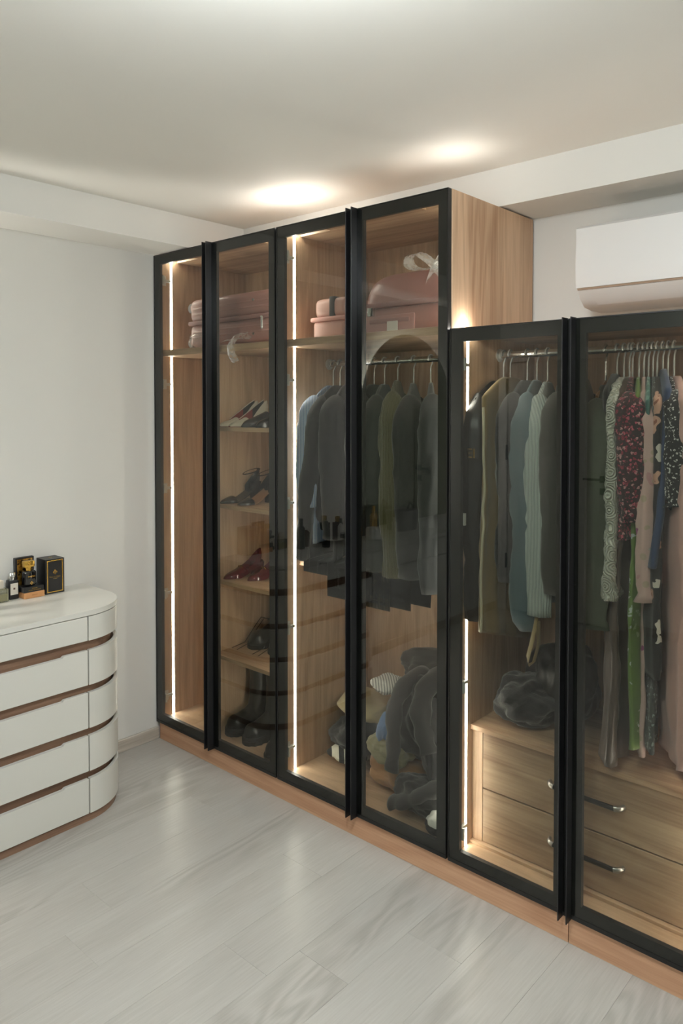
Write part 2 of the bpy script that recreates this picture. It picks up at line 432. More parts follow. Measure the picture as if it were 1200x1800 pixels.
WB = wardrobe('wardrobe', 'tall oak wardrobe with a pile of clothes on its floor, beside the shoe wardrobe', XB+.001, XC, H, True, HZ_TALL)
WC = wardrobe('wardrobe', 'lower oak wardrobe with two wide drawers inside, below the air conditioner', XC+.001, XD, HL, False, HZ_LOW)
# shoe column inside the first wardrobe
mk('divider', rb(.349, .365, .05, .570, .101, 1.876, r=.001, seg=1), OAKZ, WA)
SHZ = (1.538, 1.184, .836, .486)
for z in SHZ: mk('shelf', rb(.365, XB-T, .07, .570, z-.018, z, r=.001, seg=1), OAKX, WA, label='shoe shelf')
# middle wardrobe: clothes rail and half shelf
def rail(W, x0, x1, y, z):
    b = B(); tube(b, [(x0, y, z), (x1, y, z)], .0125, 16); r = mk('clothes_rail', b, CHROME, W, smooth=60)
    for x, s in ((x0, 1), (x1, -1)):
        b = B(); lathe(b, [(.001, 0), (.024, 0), (.024, .003), (.016, .006), (.016, .012), (.001, .012)], (0, 0, 0), 20)
        bmesh.ops.transform(b, matrix=Matrix.Translation((x, y, z)) @ Matrix.Rotation(s*PI/2, 4, 'Y'), verts=b.verts[:])
        mk('rail_socket', b, NICKEL, r, smooth=40)
RY, RZR = .305, 1.816
rail(WB, XB+.001+T, XC-T, RY, RZR); rail(WC, XC+.001+T, XD-T, RY, RZR)
mk('shelf', rb(XB+.001+T, XC-T, .118, .570, .962, .980, r=.001, seg=1), OAKX, WB, label='low shelf behind the hanging clothes')
# drawers in the low wardrobe
cx0, cx1 = XC+.001+T, XD-T
mk('drawer_top', rb(cx0, cx1, .120, .570, .503, .520, r=.001, seg=1), OAKX, WC)
mk('drawer_base', rb(cx0, cx1, .120, .570, .101, .112, r=.001, seg=1), OAKX, WC)
mk('filler', bx(cx0, cx0+.040, .135, .153, .112, .503), OAKZ, WC); mk('filler', bx(cx1-.040, cx1, .135, .153, .112, .503), OAKZ, WC)
BRONZE = plain('dark_bronze_handle', srgb(62, 58, 54), .35, .8); STEEL = plain('brushed_steel', srgb(176, 174, 168), .3, 1.0)
for z0, z1 in ((.115, .299), (.304, .500)):
    d = mk('drawer', rb(cx0+.042, cx1-.042, .135, .153, z0, z1, r=.0015, seg=1), OAKD, WC)
    zh = .408 if z0 > .2 else .219; xm = (cx0+cx1)/2
    b = B(); tube(b, [(xm-.1, .112, zh), (xm+.1, .112, zh)], [(.006, .008)]*2, 10)
    hd = mk('handle', b, BRONZE, d, label='dark bronze bar handle', smooth=50)
    for s in (-1, 1):
        b = B(); tube(b, [(xm+s*.098, .112, zh), (xm+s*.108, .114, zh+.001), (xm+s*.118, .124, zh+.002), (xm+s*.120, .135, zh+.002)], [(.007, .009)]*4, 10)
        mk('handle_end', b, STEEL, hd, smooth=50)
# plinth boards
mk('plinth', rb(.016, 2.139, .012, .030, 0, .083, r=.001, seg=1), OAKP, label='long oak plinth board under the tall wardrobes', cat='plinth')
mk('plinth', rb(2.141, 3.0, .012, .030, 0, .083, r=.001, seg=1), OAKP, label='short oak plinth board under the low wardrobe drawers', cat='plinth')

# ================================================================== air conditioner
ac = thing('air_conditioner', 'white wall-mounted split air conditioner above the low wardrobe', 'air conditioner', (2.38, .50, 1.975))
prof = [(.60, 2.255), (.40, 2.255), (.391, 2.247), (.388, 2.10), (.392, 2.035), (.42, 2.003), (.452, 1.980), (.52, 1.975), (.60, 1.975)]
b = B(); prism(b, prof, 'x', 1.975, 2.785); bmesh.ops.bevel(b, geom=[e for e in b.edges if abs(e.verts[0].co.x-e.verts[1].co.x) < 1e-6], offset=.004, segments=2, affect='EDGES')
mk('body', b, ACW, ac, smooth=35)
fp = [(.392, 2.252), (.3835, 2.245), (.380, 2.10), (.384, 2.041), (.390, 2.041), (.389, 2.10)]
b = B(); prism(b, fp, 'x', 1.976, 2.784); mk('front_panel', b, ACW, ac, smooth=35)
b = B(); prism(b, [(.395, 2.036), (.391, 2.0325), (.419, 2.0015), (.444, 1.985), (.447, 1.989)], 'x', 2.03, 2.73); mk('air_flap', b, ACW, ac, smooth=35)
b = B(); prism(b, [(.3865, 2.0405), (.3905, 2.0405), (.3925, 2.034), (.3885, 2.034)], 'x', 1.98, 2.78); mk('gap_strip', b, plain('ac_gap', srgb(150, 128, 108), .5), ac)

# ================================================================== dresser with dressing table
XF, RR = .445, .22
YE, YJ = -.385, -.597       # rounded end, joint between curved panel and drawers
YC0, YC1 = -1.13, -1.95     # end of drawers block, end of the desk
ds = thing('dresser', 'white lacquered dresser with rounded end, walnut bands and long dressing-table top', 'dresser', (.22, -1.15, 0))
def outline(d, yend):       # plan outline inset by d, from the wall round the curved end and along the front
    r = RR-d; return [(.001, YE-d)] + [(XF-RR+r*math.sin(a), YE-RR+r*math.cos(a)) for a in [PI/2*i/16 for i in range(17)]] + [(XF-d, yend), (.001, yend)]
b = B(); prism(b, outline(.026, YC0), 'z', .0, .815); mk('carcass', b, WAL, ds, smooth=30)
b = B(); prism(b, outline(0, YC1), 'z', .815, .835); mk('top', b, WLACQ, ds, smooth=30)
b = B(); prism(b, outline(.010, YC0), 'z', .0, .032); mk('base', b, WAL, ds, smooth=30)
ROWS = [(.717, .8115), (.542, .680), (.372, .512), (.202, .342), (.034, .172)]
def arcband(d0, d1, z0, z1):
    pts = []
    for d in (d0, d1):
        r = RR-d; p = [(.012, YE-d)] + [(XF-RR+r*math.sin(a), YE-RR+r*math.cos(a)) for a in [PI/2*i/18 for i in range(19)]] + [(XF-d, YJ+.002 if YJ+.002 < YE-RR else YE-RR-.001)]
        pts.append(p)
    b = B(); n = len(pts[0])
    poly = pts[0] + pts[1][::-1]
    rings = [[(x, y, z) for x, y in poly] for z in (z0, z1)]
    vr = [[b.verts.new(p) for p in r] for r in rings]; m = len(poly)
    for i in range(m):
        j = (i+1) % m; b.faces.new((vr[0][i], vr[0][j], vr[1][j], vr[1][i]))
    for r in vr:
        for i in range(n-1): b.faces.new((r[i], r[i+1], r[m-2-i], r[m-1-i]))
    return b
for k, (z0, z1) in enumerate(ROWS):
    mk('curved_panel', arcband(0, .016, z0, z1), WLACQ, ds, smooth=30)
    b = B()
    yk = YE-RR-.105
    pts = [(YC0, z0), (YE-RR-.006, z0), (YE-RR-.006, z1), (yk, z1), (yk-.006, z1-.008), (YC0, z1-.008)] if k else [(YC0, z0), (YE-RR-.006, z0), (YE-RR-.006, z1), (YC0, z1)]
    prism(b, pts, 'x', XF-.016, XF); bmesh.ops.bevel(b, geom=b.edges[:], offset=.0015, segments=1, affect='EDGES')
    mk('drawer', b, WLACQ, ds)
# desk part: shallow drawer and deep box below the top, floating on the wall
mk('desk_box', bx(.02, XF-.02, YC1, YC0, .45, .815), WLACQ, ds)
mk('drawer', rb(XF-.018, XF, YC1+.004, YC0-.004, .705, .8115, r=.0015, seg=1), WLACQ, ds)
mk('drawer', rb(XF-.018, XF, YC1+.004, YC0-.004, .452, .700, r=.0015, seg=1), WLACQ, ds)
mk('led_strip', bx(.05, .065, YC1+.01, YC0-.03, .444, .4495), UNDER, ds, label='LED strip under the desk')

# arched mirror with a light halo, on the left wall
mr = thing('wall_mirror', 'arched frameless mirror with glowing light halo above the dressing table', 'mirror', (.03, -1.996, .86))
MC = -1.996
def arch(r, zb, zs, n=28): return [(MC-r, zb)] + [(MC+r*math.cos(PI-PI*i/n), zs+r*math.sin(PI-PI*i/n)) for i in range(n+1)] + [(MC+r, zb)]
b = B(); prism(b, arch(.503, .86, 1.62), 'x', .045, .050); mk('mirror_glass', b, MIRROR, mr)
b = B(); prism(b, arch(.425, .94, 1.62), 'x', .001, .045); mk('backing', b, plain('mirror_back', srgb(225, 225, 220), .6), mr)
b = B(); pth = arch(.442, .92, 1.62); tube(b, [(.012, y, z) for y, z in pth], .0035, 6); mk('led_strip', b, HALO, mr, label='halo LED strip')

# ================================================================== things on the dresser
DZ = .8352
GOLD = plain('gold_foil', srgb(212, 170, 84), .22, 1.0); BOXB = plain('black_card', srgb(24, 24, 26), .4); INKW = plain('cream_label', srgb(214, 206, 192), .7)
AMBER = plain('dark_perfume_glass', srgb(10, 10, 12), .06, Specular_IOR_Level=.8)
def facing_x(x, y, z): return Matrix.Translation((x, y, z)) @ Matrix(((0, 0, 1, 0), (1, 0, 0, 0), (0, 1, 0, 0), (0, 0, 0, 1)))
def clover(bm, x, y, z, s):
    for a in range(4):
        b2 = B(); lathe(b2, [(.001, 0), (s*.42, 0), (s*.42, .0008), (.001, .0008)], (0, 0, 0), 10)
        merge(bm, b2, Matrix.Translation((x, y+math.cos(a*PI/2)*s*.75, z+math.sin(a*PI/2)*s*.75)) @ Matrix.Rotation(PI/2, 4, 'Y'))
pbx = thing('perfume_box', 'tall black and gold perfume box standing alone at the rounded dresser end', 'box', (.046, -.558, DZ))
mk('carton', rb(.006, .087, -.600, -.516, DZ, .983, r=.0015), BOXB, pbx)
b = B()
for a in ((-.5935, -.5225, .9735, .9775), (-.5935, -.5225, .8415, .8455), (-.5935, -.5895, .8455, .9735), (-.5265, -.5225, .8455, .9735)): box(b, .0871, .0876, *a)
mk('gold_border', b, GOLD, pbx)
b = B(); clover(b, .0870, -.558, .927, .0085); mk('emblem', b, GOLD, pbx)
lettering(pbx, 'Noir at Night', .0088, GOLD, facing_x(.0873, -.558, .907)); lettering(pbx, 'PARFUM', .0045, GOLD, facing_x(.0873, -.558, .899))
b = B(); clover(b, 0, 0, 0, .008); bmesh.ops.transform(b, matrix=Matrix.Translation((.047, -.558, .9832)) @ Matrix.Rotation(-PI/2, 4, 'Y'), verts=b.verts[:]); mk('emblem', b, GOLD, pbx)
ob = thing('gift_box', 'flat tan cardboard box lying under the black perfume box', 'box', (.065, -.652, DZ))
mk('carton', rb(.036, .095, -.695, -.609, DZ, .8605, r=.0012), plain('tan_card', srgb(196, 142, 92), .6), ob)
lettering(ob, 'PARFUM', .0065, plain('tan_ink', srgb(150, 100, 60), .6), facing_x(.0953, -.652, .848))
fb = thing('perfume_box', 'flat black perfume box with gold print lying on the tan box', 'box', (.065, -.653, .8608))
mk('carton', rb(.034, .095, -.698, -.612, .8608, .8835, r=.0015), BOXB, fb)
lettering(fb, 'PARFUM', .006, GOLD, facing_x(.0953, -.652, .876)); lettering(fb, 'EXTRAIT DE PARFUM', .0055, GOLD, facing_x(.0953, -.652, .8685))
bt = thing('perfume_bottle', 'black glass perfume bottle with gold cap on the flat boxes', 'bottle', (.066, -.662, .8838))
b = B(); rbox(b, .046, .086, -.687, -.637, .8838, .948, r=.009, seg=3); mk('flask', b, AMBER, bt, smooth=60)
b = B(); lathe(b, [(.012, .946), (.012, .962), (.008, .963), (.001, .963)], (.066, -.662, 0), 18); mk('collar', b, GOLD, bt, smooth=50)
mk('cap', rb(.050, .082, -.687, -.643, .963, .989, r=.003), GOLD, bt, smooth=40)
lettering(bt, 'PARFUM', .0085, GOLD, facing_x(.0862, -.660, .924)); b = B(); clover(b, .0859, -.660, .897, .006); mk('emblem', b, GOLD, bt)
op = thing('presentation_case', 'open black case lined in gold leaning on the wall behind the perfume bottle', 'box', (.02, -.66, DZ))
mk('shell', rb(.006, .024, -.700, -.619, DZ, .997, r=.0015), BOXB, op)
t = NT('gold_lining'); mm = t.ramp(t.noise(t.coords((1, 1, 1)), 60, 4), [(.42, srgb(20, 16, 10)), (.56, srgb(205, 158, 70))]); t.set(Base_Color=mm, Roughness=.3, Metallic=.8)
mk('lining', bx(.0241, .0246, -.692, -.627, .845, .990), t.m, op)
wl = thing('perfume_bottle', 'small square black bottle with white label and silver round cap', 'bottle', (.045, -.721, DZ))
mk('flask', rb(.025, .060, -.741, -.702, DZ, .914, r=.003), BOXB, wl, smooth=40)
mk('front_label', bx(.0601, .0606, -.737, -.706, .855, .902), INKW, wl); mk('emblem', bx(.0607, .0609, -.7255, -.7175, .876, .884), plain('label_ink', srgb(96, 70, 60), .7), wl)
b = B(); lathe(b, [(.011, .914), (.011, .926), (.014, .928), (.014, .940), (.010, .945), (.001, .945)], (.042, -.721, 0), 20); mk('cap', b, CHROME, wl, smooth=50)
CLEARG = plain('clear_perfume_glass', srgb(226, 226, 208), .04, 0, Transmission_Weight=.85, IOR=1.45)
cb = thing('perfume_bottle', 'wide clear glass bottle with pale liquid and beige cap', 'bottle', (.06, -.785, DZ))
mk('flask', rb(.035, .080, -.822, -.752, DZ, .889, r=.004), CLEARG, cb, smooth=40); mk('liquid', rb(.039, .076, -.818, -.756, .840, .868, r=.002), plain('pale_perfume', srgb(214, 206, 140), .1, 0, Transmission_Weight=.5), cb)
mk('cap', rb(.045, .070, -.806, -.768, .8895, .924, r=.003), plain('beige_cap', srgb(206, 196, 180), .5), cb)
# cosmetics further along the dressing table (seen in the glass doors)
def cosmetic(kind, x, y, h, r, mat, capm, label):
    c = thing('cosmetic_bottle' if kind != 'jar' else 'cosmetic_jar', label, 'bottle' if kind != 'jar' else 'jar', (x, y, DZ), group='cosmetics on the dressing table')
    b = B()
    if kind == 'jar': lathe(b, [(r*.9, 0), (r, .004), (r, h*.6), (r*.9, h*.62), (.001, h*.62)], (x, y, DZ), 22)
    elif kind == 'square': rbox(b, x-r, x+r, y-r*1.3, y+r*1.3, DZ, DZ+h*.75, r=.003)
    else: lathe(b, [(r*.9, 0), (r, .004), (r, h*.68), (r*.45, h*.76), (r*.4, h*.8), (.001, h*.8)], (x, y, DZ), 20)
    mk('body', b, mat, c, smooth=45); b = B()
    if kind == 'jar': lathe(b, [(r*1.02, h*.62), (r*1.02, h), (.001, h)], (x, y, DZ), 22)
    elif kind == 'square': rbox(b, x-r*.5, x+r*.5, y-r*.6, y+r*.6, DZ+h*.75, DZ+h, r=.002)
    else: lathe(b, [(r*.5, h*.8), (r*.5, h), (.001, h)], (x, y, DZ), 16)
    mk('cap' if kind != 'jar' else 'lid', b, capm, c, smooth=45)
CW = plain('white_plastic_tube', srgb(228, 226, 222), .4); CBLK = plain('black_plastic_tube', srgb(22, 22, 24), .3); CYEL = plain('amber_oil', srgb(190, 140, 40), .15); CBR = plain('brown_glass', srgb(70, 36, 18), .12)
for a in (('round', .15, -.86, .17, .022, CBLK, CBLK, 'tall black cosmetic bottle with black cap on the dressing table'), ('round', .12, -.93, .12, .020, CBR, CW, 'brown glass cosmetic bottle with white cap'),
          ('round', .22, -.99, .15, .024, CBLK, CBLK, 'squat black cosmetic bottle near the drawer end of the dresser'), ('square', .12, -1.08, .16, .022, AMBER, GOLD, 'square dark perfume bottle with gold cap on the dressing table'),
          ('jar', .25, -1.13, .065, .036, CW, CBLK, 'white cosmetic jar with black lid'), ('round', .17, -1.17, .14, .017, CW, CBLK, 'slim white cosmetic tube with black cap'),
          ('square', .10, -1.22, .14, .02, CBR, GOLD, 'square brown perfume bottle with gold cap'), ('round', .20, -1.30, .12, .02, CYEL, GOLD, 'short amber oil bottle with gold cap'),
          ('jar', .26, -1.37, .07, .044, CW, CW, 'wide white cosmetic jar with white lid'), ('square', .12, -1.40, .17, .024, AMBER, CBLK, 'tall square black perfume bottle with black cap'),
          ('round', .15, -1.50, .18, .024, CYEL, CYEL, 'tall amber bottle with amber cap'), ('round', .10, -1.58, .13, .02, CBLK, GOLD, 'small black bottle with gold cap'),
          ('round', .22, -1.62, .10, .016, CW, CW, 'small white tube with white cap')): cosmetic(*a)
bk = thing('storage_basket', 'light grey fabric storage basket at the end of the dressing table', 'basket', (.16, -1.78, DZ))
b = B(); rings = []
for z, s in ((0, .9), (.01, .93), (.10, 1.0), (.13, 1.03), (.13, .97), (.03, .90)):
    rings.append([(.16+.08*s*math.copysign(abs(math.cos(a))**.5, math.cos(a)), -1.78+.10*s*math.copysign(abs(math.sin(a))**.5, math.sin(a)), DZ+z) for a in [2*PI*i/28 for i in range(28)]])
loft(b, rings); mk('body', b, fabric('basket_felt', srgb(176, 174, 170)), bk, smooth=50)
b = B(); tube(b, [(.16, -1.88, DZ+.10), (.16, -1.90, DZ+.14), (.16, -1.86, DZ+.17), (.16, -1.84, DZ+.13)], .006, 8); mk('handle', b, fabric('basket_strap', srgb(60, 58, 56)), bk, smooth=60)

# ================================================================== clothes
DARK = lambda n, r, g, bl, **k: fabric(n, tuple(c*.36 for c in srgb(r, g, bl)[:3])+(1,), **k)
def hang(x, label, group, wood=False, z0=RZR+.0125, drop=.10, fx=None):
    """a clothes hanger hooked on the rail at x"""
    hz = z0+.003
    c = thing('clothes_hanger', label, 'hanger', (x, RY, hz-drop-.1), group=group)
    sk = (fx-x) if fx else 0.0
    pts = [(x, RY+.020*math.cos(a)*.9, hz-.014+.016*math.sin(a)) for a in [PI*1.15-PI*1.35*i/10 for i in range(11)]]
    pts += [(x, RY+.012, hz-.030), (x, RY+.001, hz-.045), (x, RY, hz-.06), (x, RY, hz-drop-.018)]
    b = B(); tube(b, pts, .0030, 8); mk('hook', b, CHROME if wood else HANGER, c, smooth=60)
    b = B(); q = []
    for i in range(13):
        u = -.15+.30*i/12; q.append((x+sk*(-u)/.22, RY+u, hz-drop-.018-.34*abs(u)))
    tube(b, q, [(.005, .008)]*13, 8); mk('shoulder_bar', b, plain('hanger_wood', srgb(176, 120, 62), .4) if wood else HANGER, c, smooth=60)
    return c

FRONT = {}
def nz(x, y, z): return noise.noise(Vector((x, y, z)))
def garment(name, label, cat, mat, hx, fx, zbot, ztop=1.722, half=.215, th=.016, waist=.9, flare=1.0, sleeve=None, smat=None, slant=0.0,
            lean=0.0, fold=.007, kf=3.0, seed=0, clip=None, neck=.055, yshift=0.0, group=None, nu=56, nv=64, cuff=None, bulge=0.0):
    """garment hanging on a hanger: body ring-lofted from shoulders to hem, sleeves as parts"""
    g = thing(name, label, cat, (hx, RY, zbot), group=group)
    sk = fx-hx; sd = seed*7.31; yc = RY+yshift
    def X(y): return hx + sk*(yc-y)/half
    drop = .30*half; L = ztop-zbot
    bh = half-.035 if sleeve else half
    rings = []
    for j in range(nv+1):
        tt = j/nv
        s = (tt**1.5)*L if tt < .25 else None
        s = L*(tt*.9+.1*tt*tt) if True else s
        s = L*tt**1.15
        z = ztop-s
        if s < drop: hw = neck+(bh-neck)*(s/drop)**.75; t_ = th*(.45+.55*(s/drop))
        else:
            q = (s-drop)/max(.01, L-drop)
            hw = bh*(1-(1-waist)*math.sin(min(1, q*2)*PI/2)*(1-q) + (flare-1)*q**1.3); t_ = th*(1+.5*q*(flare-.6)) + bulge*math.sin(PI*min(1, q*1.1))
        amp = fold*min(1, max(0, (s-.05)/.35))
        ring = []
        for i in range(nu):
            a = 2*PI*i/nu
            cu, sn = math.cos(a), math.sin(a)
            u = -hw*math.copysign(abs(cu)**.8, cu); wv = t_*math.copysign(abs(sn)**.55, sn)
            y = yc+u
            ph = nz(sd, z*1.7, .3)*2.2
            f = amp*(math.sin(kf*u/half*PI+ph+sd)+.6*math.sin(kf*1.9*u/half*PI+ph*1.7+sd*2)) + amp*.8*nz(u*9+sd, z*5, sd)
            f2 = amp*.9*nz(u*26, z*13, sd+4)*math.copysign(1, sn)
            zz = z - (slant*(u/half)*q if s >= drop else 0)
            y2 = y + .010*nz(z*4, sd, 7.7)*min(1, s/.3) + .006*nz(z*14, sd, u*8)
            if clip and zz < clip[0]: y2 = min(y2, clip[1])
            ring.append((X(y)+wv+f+f2+lean*(s/L)**1.4*(1-u/half)*.5, y2, zz))
        rings.append(ring)
    FRONT[g.name] = [r[0] for r in rings]
    b = B(); loft(b, rings); mk('body', b, mat, g, smooth=180)
    if sleeve:
        zs, out, rr = sleeve          # hem height of the sleeve, forward swing, radius
        for sgn in (-1, 1):
            P = []; R = []; n = 34
            z0 = ztop-drop*.66
            for k in range(n+1):
                q = (k/n)**1.35; e = min(1, q/.16); e = e*e*(3-2*e)
                z = z0-(z0-zs)*q
                u = sgn*(half*(.74+.19*e+.05*math.sin(q*PI))+out*q*(1 if sgn < 0 else .3)) + .012*nz(sd+q*3, 1, sgn)*q
                lim = .032+rr*1.02*(1-.25*q)
                y = max(lim, yc+u) if sgn < 0 else min(.565-rr, yc+u)
                P.append((X(yc+sgn*half*(.76+.18*e))+th*.55*e+lean*q+.010*nz(sd, q*4, sgn)*e, y, z))
                r0 = rr*(.70+.40*e)*(1-.28*q)*max(.08, math.sqrt(1-(1-min(1, q/.09))**2))
                R.append((r0*(1+.10*nz(q*9, sd, 2)), r0*.62*(1+.15*nz(q*11, sd, 5))))
            if cuff: R[-1] = tuple(v*cuff for v in R[-1]); R[-2] = tuple(v*.9 for v in R[-2])
            b = B(); tube(b, P, R, 28)
            for v in b.verts:
                wgt = min(1, max(0, (P[0][2]-v.co.z)/.12))
                v.co.x += wgt*(.004*nz(v.co.z*38+sd, v.co.y*30, sd)+.009*nz(v.co.z*6, v.co.y*55, sd)); v.co.y += wgt*(.004*nz(v.co.z*30, v.co.x*40, sd)+.008*nz(v.co.z*5+3, v.co.x*60, sd))
            mk('sleeve', b, smat or mat, g, smooth=180)
    return g

GB = 'clear hangers in the tall wardrobe'; LB = 'clear plastic hanger on the chrome rail of the tall wardrobe'
GC = 'clear hangers crowded in the low wardrobe'; LC = 'clear twisted hanger on the chrome rail of the low wardrobe'
CLIP = (1.0, .112)
# --- tall wardrobe, middle bay
garment('shirt', 'pale blue striped shirt hanging next to the left LED strip', 'shirt', stripes('blue_stripe', srgb(196, 208, 226), srgb(120, 146, 190), 700), .905, .958, 1.06, seed=1, sleeve=(1.22, .02, .048), th=.014)
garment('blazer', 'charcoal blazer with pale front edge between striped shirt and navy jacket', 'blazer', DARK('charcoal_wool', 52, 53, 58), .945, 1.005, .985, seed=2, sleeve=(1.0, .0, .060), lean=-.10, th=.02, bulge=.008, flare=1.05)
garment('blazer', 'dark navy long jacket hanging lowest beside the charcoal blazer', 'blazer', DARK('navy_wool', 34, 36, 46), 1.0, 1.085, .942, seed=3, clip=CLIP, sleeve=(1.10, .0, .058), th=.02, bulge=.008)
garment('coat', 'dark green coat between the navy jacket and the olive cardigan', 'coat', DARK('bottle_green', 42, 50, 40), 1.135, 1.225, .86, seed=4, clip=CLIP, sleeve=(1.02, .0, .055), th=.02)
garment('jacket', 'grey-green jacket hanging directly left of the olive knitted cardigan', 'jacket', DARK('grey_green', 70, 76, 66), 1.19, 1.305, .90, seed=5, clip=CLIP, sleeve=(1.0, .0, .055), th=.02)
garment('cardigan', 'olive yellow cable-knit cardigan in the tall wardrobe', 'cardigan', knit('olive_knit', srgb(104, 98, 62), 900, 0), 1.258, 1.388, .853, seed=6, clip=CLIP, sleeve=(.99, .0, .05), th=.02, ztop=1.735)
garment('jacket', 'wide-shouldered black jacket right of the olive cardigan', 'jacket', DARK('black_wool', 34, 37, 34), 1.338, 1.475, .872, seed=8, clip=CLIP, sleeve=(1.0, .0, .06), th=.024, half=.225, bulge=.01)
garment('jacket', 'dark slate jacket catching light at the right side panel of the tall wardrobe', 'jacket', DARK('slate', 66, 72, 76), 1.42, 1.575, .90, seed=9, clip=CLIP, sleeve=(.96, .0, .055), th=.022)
HB = ['the striped shirt', 'the charcoal blazer', 'the navy long jacket', 'the dark green coat in the tall wardrobe', 'the grey-green jacket', 'the olive knitted cardigan', 'the wide-shouldered black jacket', 'the slate jacket']
for hx, fx in ((.905, .958), (.945, 1.005), (1.0, 1.085), (1.135, 1.225), (1.19, 1.305), (1.258, 1.388), (1.338, 1.475), (1.42, 1.575)): hang(hx, 'clear plastic hanger carrying '+HB.pop(0), GB, fx=fx)
# --- low wardrobe, left half
LEA = fabric('black_leather', srgb(20, 21, 21), rough=.42, weave=180, sheen=0, bump=.2)
g = garment('leather_jacket', 'black leather jacket with gold letters against the left panel of the low wardrobe', 'jacket', LEA, 1.740, 1.744, .93, seed=11, sleeve=(.90, .0, .036), th=.010, fold=.003, yshift=-.02)
sl = g.children[1]; off = ROOT[g.name]
yf_ = min(v.co.y for v in sl.data.vertices if abs(v.co.z+off.z-1.472) < .03)+off.y
b = text_mesh('EI', .046, .0006); bmesh.ops.transform(b, matrix=Matrix.Translation((1.768, yf_-.006, 1.472)) @ Matrix.Rotation(math.radians(6), 4, 'Z') @ Matrix.Rotation(PI/2, 4, 'X'), verts=b.verts[:]); mk('lettering', b, GOLD, g)
BEI = fabric('beige_canvas', srgb(150, 126, 82))
c = garment('coat', 'long beige canvas coat with ochre lining beside the leather jacket', 'coat', BEI, 1.768, 1.798, .80, ztop=1.735, seed=12, th=.017, half=.235, waist=1.0, slant=.07, fold=.005)
b = B(); tube(b, [(p[0]+.002, p[1]-.002, p[2]) for p in FRONT[c.name][10:]], .0045, 8); mk('front_piping', b, fabric('cream_piping', srgb(206, 196, 168)), c, smooth=180)
garment('jacket', 'grey navy jacket between the beige coat and the teal blouse', 'jacket', DARK('grey_navy', 60, 63, 74), 1.835, 1.880, 1.0, seed=13, sleeve=(1.05, .0, .05), th=.018)
TEAL = fabric('teal_cotton', srgb(70, 98, 108), rough=.6)
garment('blouse', 'teal blue blouse with a gathered puff sleeve in the low wardrobe', 'blouse', TEAL, 1.872, 1.935, 1.02, seed=14, sleeve=(.895, .0, .052), th=.014, cuff=.55)
RIB = knit('ribbed_blue_grey', srgb(176, 188, 184), 520, 0)
garment('cardigan', 'light blue-grey ribbed cardigan in the low wardrobe', 'cardigan', RIB, 1.912, 1.980, 1.02, seed=15, sleeve=(.955, .0, .050), th=.018, ztop=1.715)
garment('coat', 'dark green coat right of the ribbed blue-grey cardigan', 'coat', DARK('forest', 58, 66, 54), 1.965, 2.050, 1.02, seed=16, sleeve=(1.04, .0, .06), th=.022, bulge=.008)
bl = B(); P = [(1.985, .10, 1.0), (1.982, .095, .93), (1.970, .088, .86), (1.962, .082, .82), (1.968, .076, .795), (1.985, .078, .81), (1.998, .085, .87), (1.992, .095, .94)]
tube(bl, P, [(.011, .0015)]*8, 8); mk('fabric_belt', bl, fabric('mustard_belt', srgb(150, 128, 78)), label='mustard fabric belt loop dangling below the teal sleeve', cat='belt', smooth=60)
for (hx, fx), nm in zip(((1.740, 1.744), (1.768, 1.798), (1.835, 1.88), (1.872, 1.935), (1.912, 1.98), (1.965, 2.05)), ['the black leather jacket', 'the long beige coat', 'the grey navy jacket', 'the teal blouse', 'the ribbed blue-grey cardigan', 'the dark green coat in the low wardrobe']): hang(hx, 'steel wire hanger carrying '+nm, GC, fx=fx)
# --- low wardrobe, right half
GRB = fabric('moss_green', srgb(66, 76, 58), rough=.7)
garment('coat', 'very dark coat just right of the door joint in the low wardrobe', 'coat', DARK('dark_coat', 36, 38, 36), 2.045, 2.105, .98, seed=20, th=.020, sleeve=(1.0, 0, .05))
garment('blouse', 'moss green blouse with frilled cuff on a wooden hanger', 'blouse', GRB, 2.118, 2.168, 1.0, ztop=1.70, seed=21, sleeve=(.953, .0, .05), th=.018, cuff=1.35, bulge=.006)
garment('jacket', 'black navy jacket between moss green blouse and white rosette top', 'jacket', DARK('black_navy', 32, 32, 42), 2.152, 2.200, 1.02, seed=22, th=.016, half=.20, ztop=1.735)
ros = NT('white_rosettes'); v = ros.coords(); vo = ros.voro(v, 26)
sw = ros.math('MULTIPLY_ADD', ros.math('SINE', ros.math('MULTIPLY', vo.outputs['Distance'], 34)), .5, .5)
ros.bump(sw, 1.0, .008); ros.set(Base_Color=ros.mix(sw, srgb(186, 190, 172), srgb(232, 234, 220)), Roughness=.9, Sheen_Weight=.6)
g = garment('top', 'white fluffy rosette top in the low wardrobe', 'top', ros.m, 2.178, 2.236, 1.055, seed=23, th=.021, nu=72, nv=90, fold=.006, half=.250, waist=1.0)
o = g.children[0]
for v_ in o.data.vertices:
    n_ = v_.normal; v_.co += n_*(.006*abs(noise.noise(v_.co*60))+.010*(1-min(1, noise.voronoi(v_.co*22)[0][0]*1.6)))
garment('dress', 'long brown satin dress reaching down to the drawers', 'dress', fabric('brown_satin', srgb(86, 72, 62), rough=.35, sheen=.1, bump=.05), 2.196, 2.248, .545, seed=24, th=.022, flare=1.05, waist=.95, fold=.012, lean=-.02)
garment('blouse', 'burgundy floral frilled blouse next to the white rosette top', 'blouse', floral('burgundy_floral', srgb(34, 18, 22), [srgb(150, 30, 60), srgb(196, 90, 110), srgb(200, 150, 150), srgb(110, 20, 44)], 95, .42, srgb(80, 14, 26)), 2.206, 2.278, 1.235, seed=25, th=.020, flare=1.14, half=.235, sleeve=(1.29, 0, .04), bulge=.006, fold=.009)
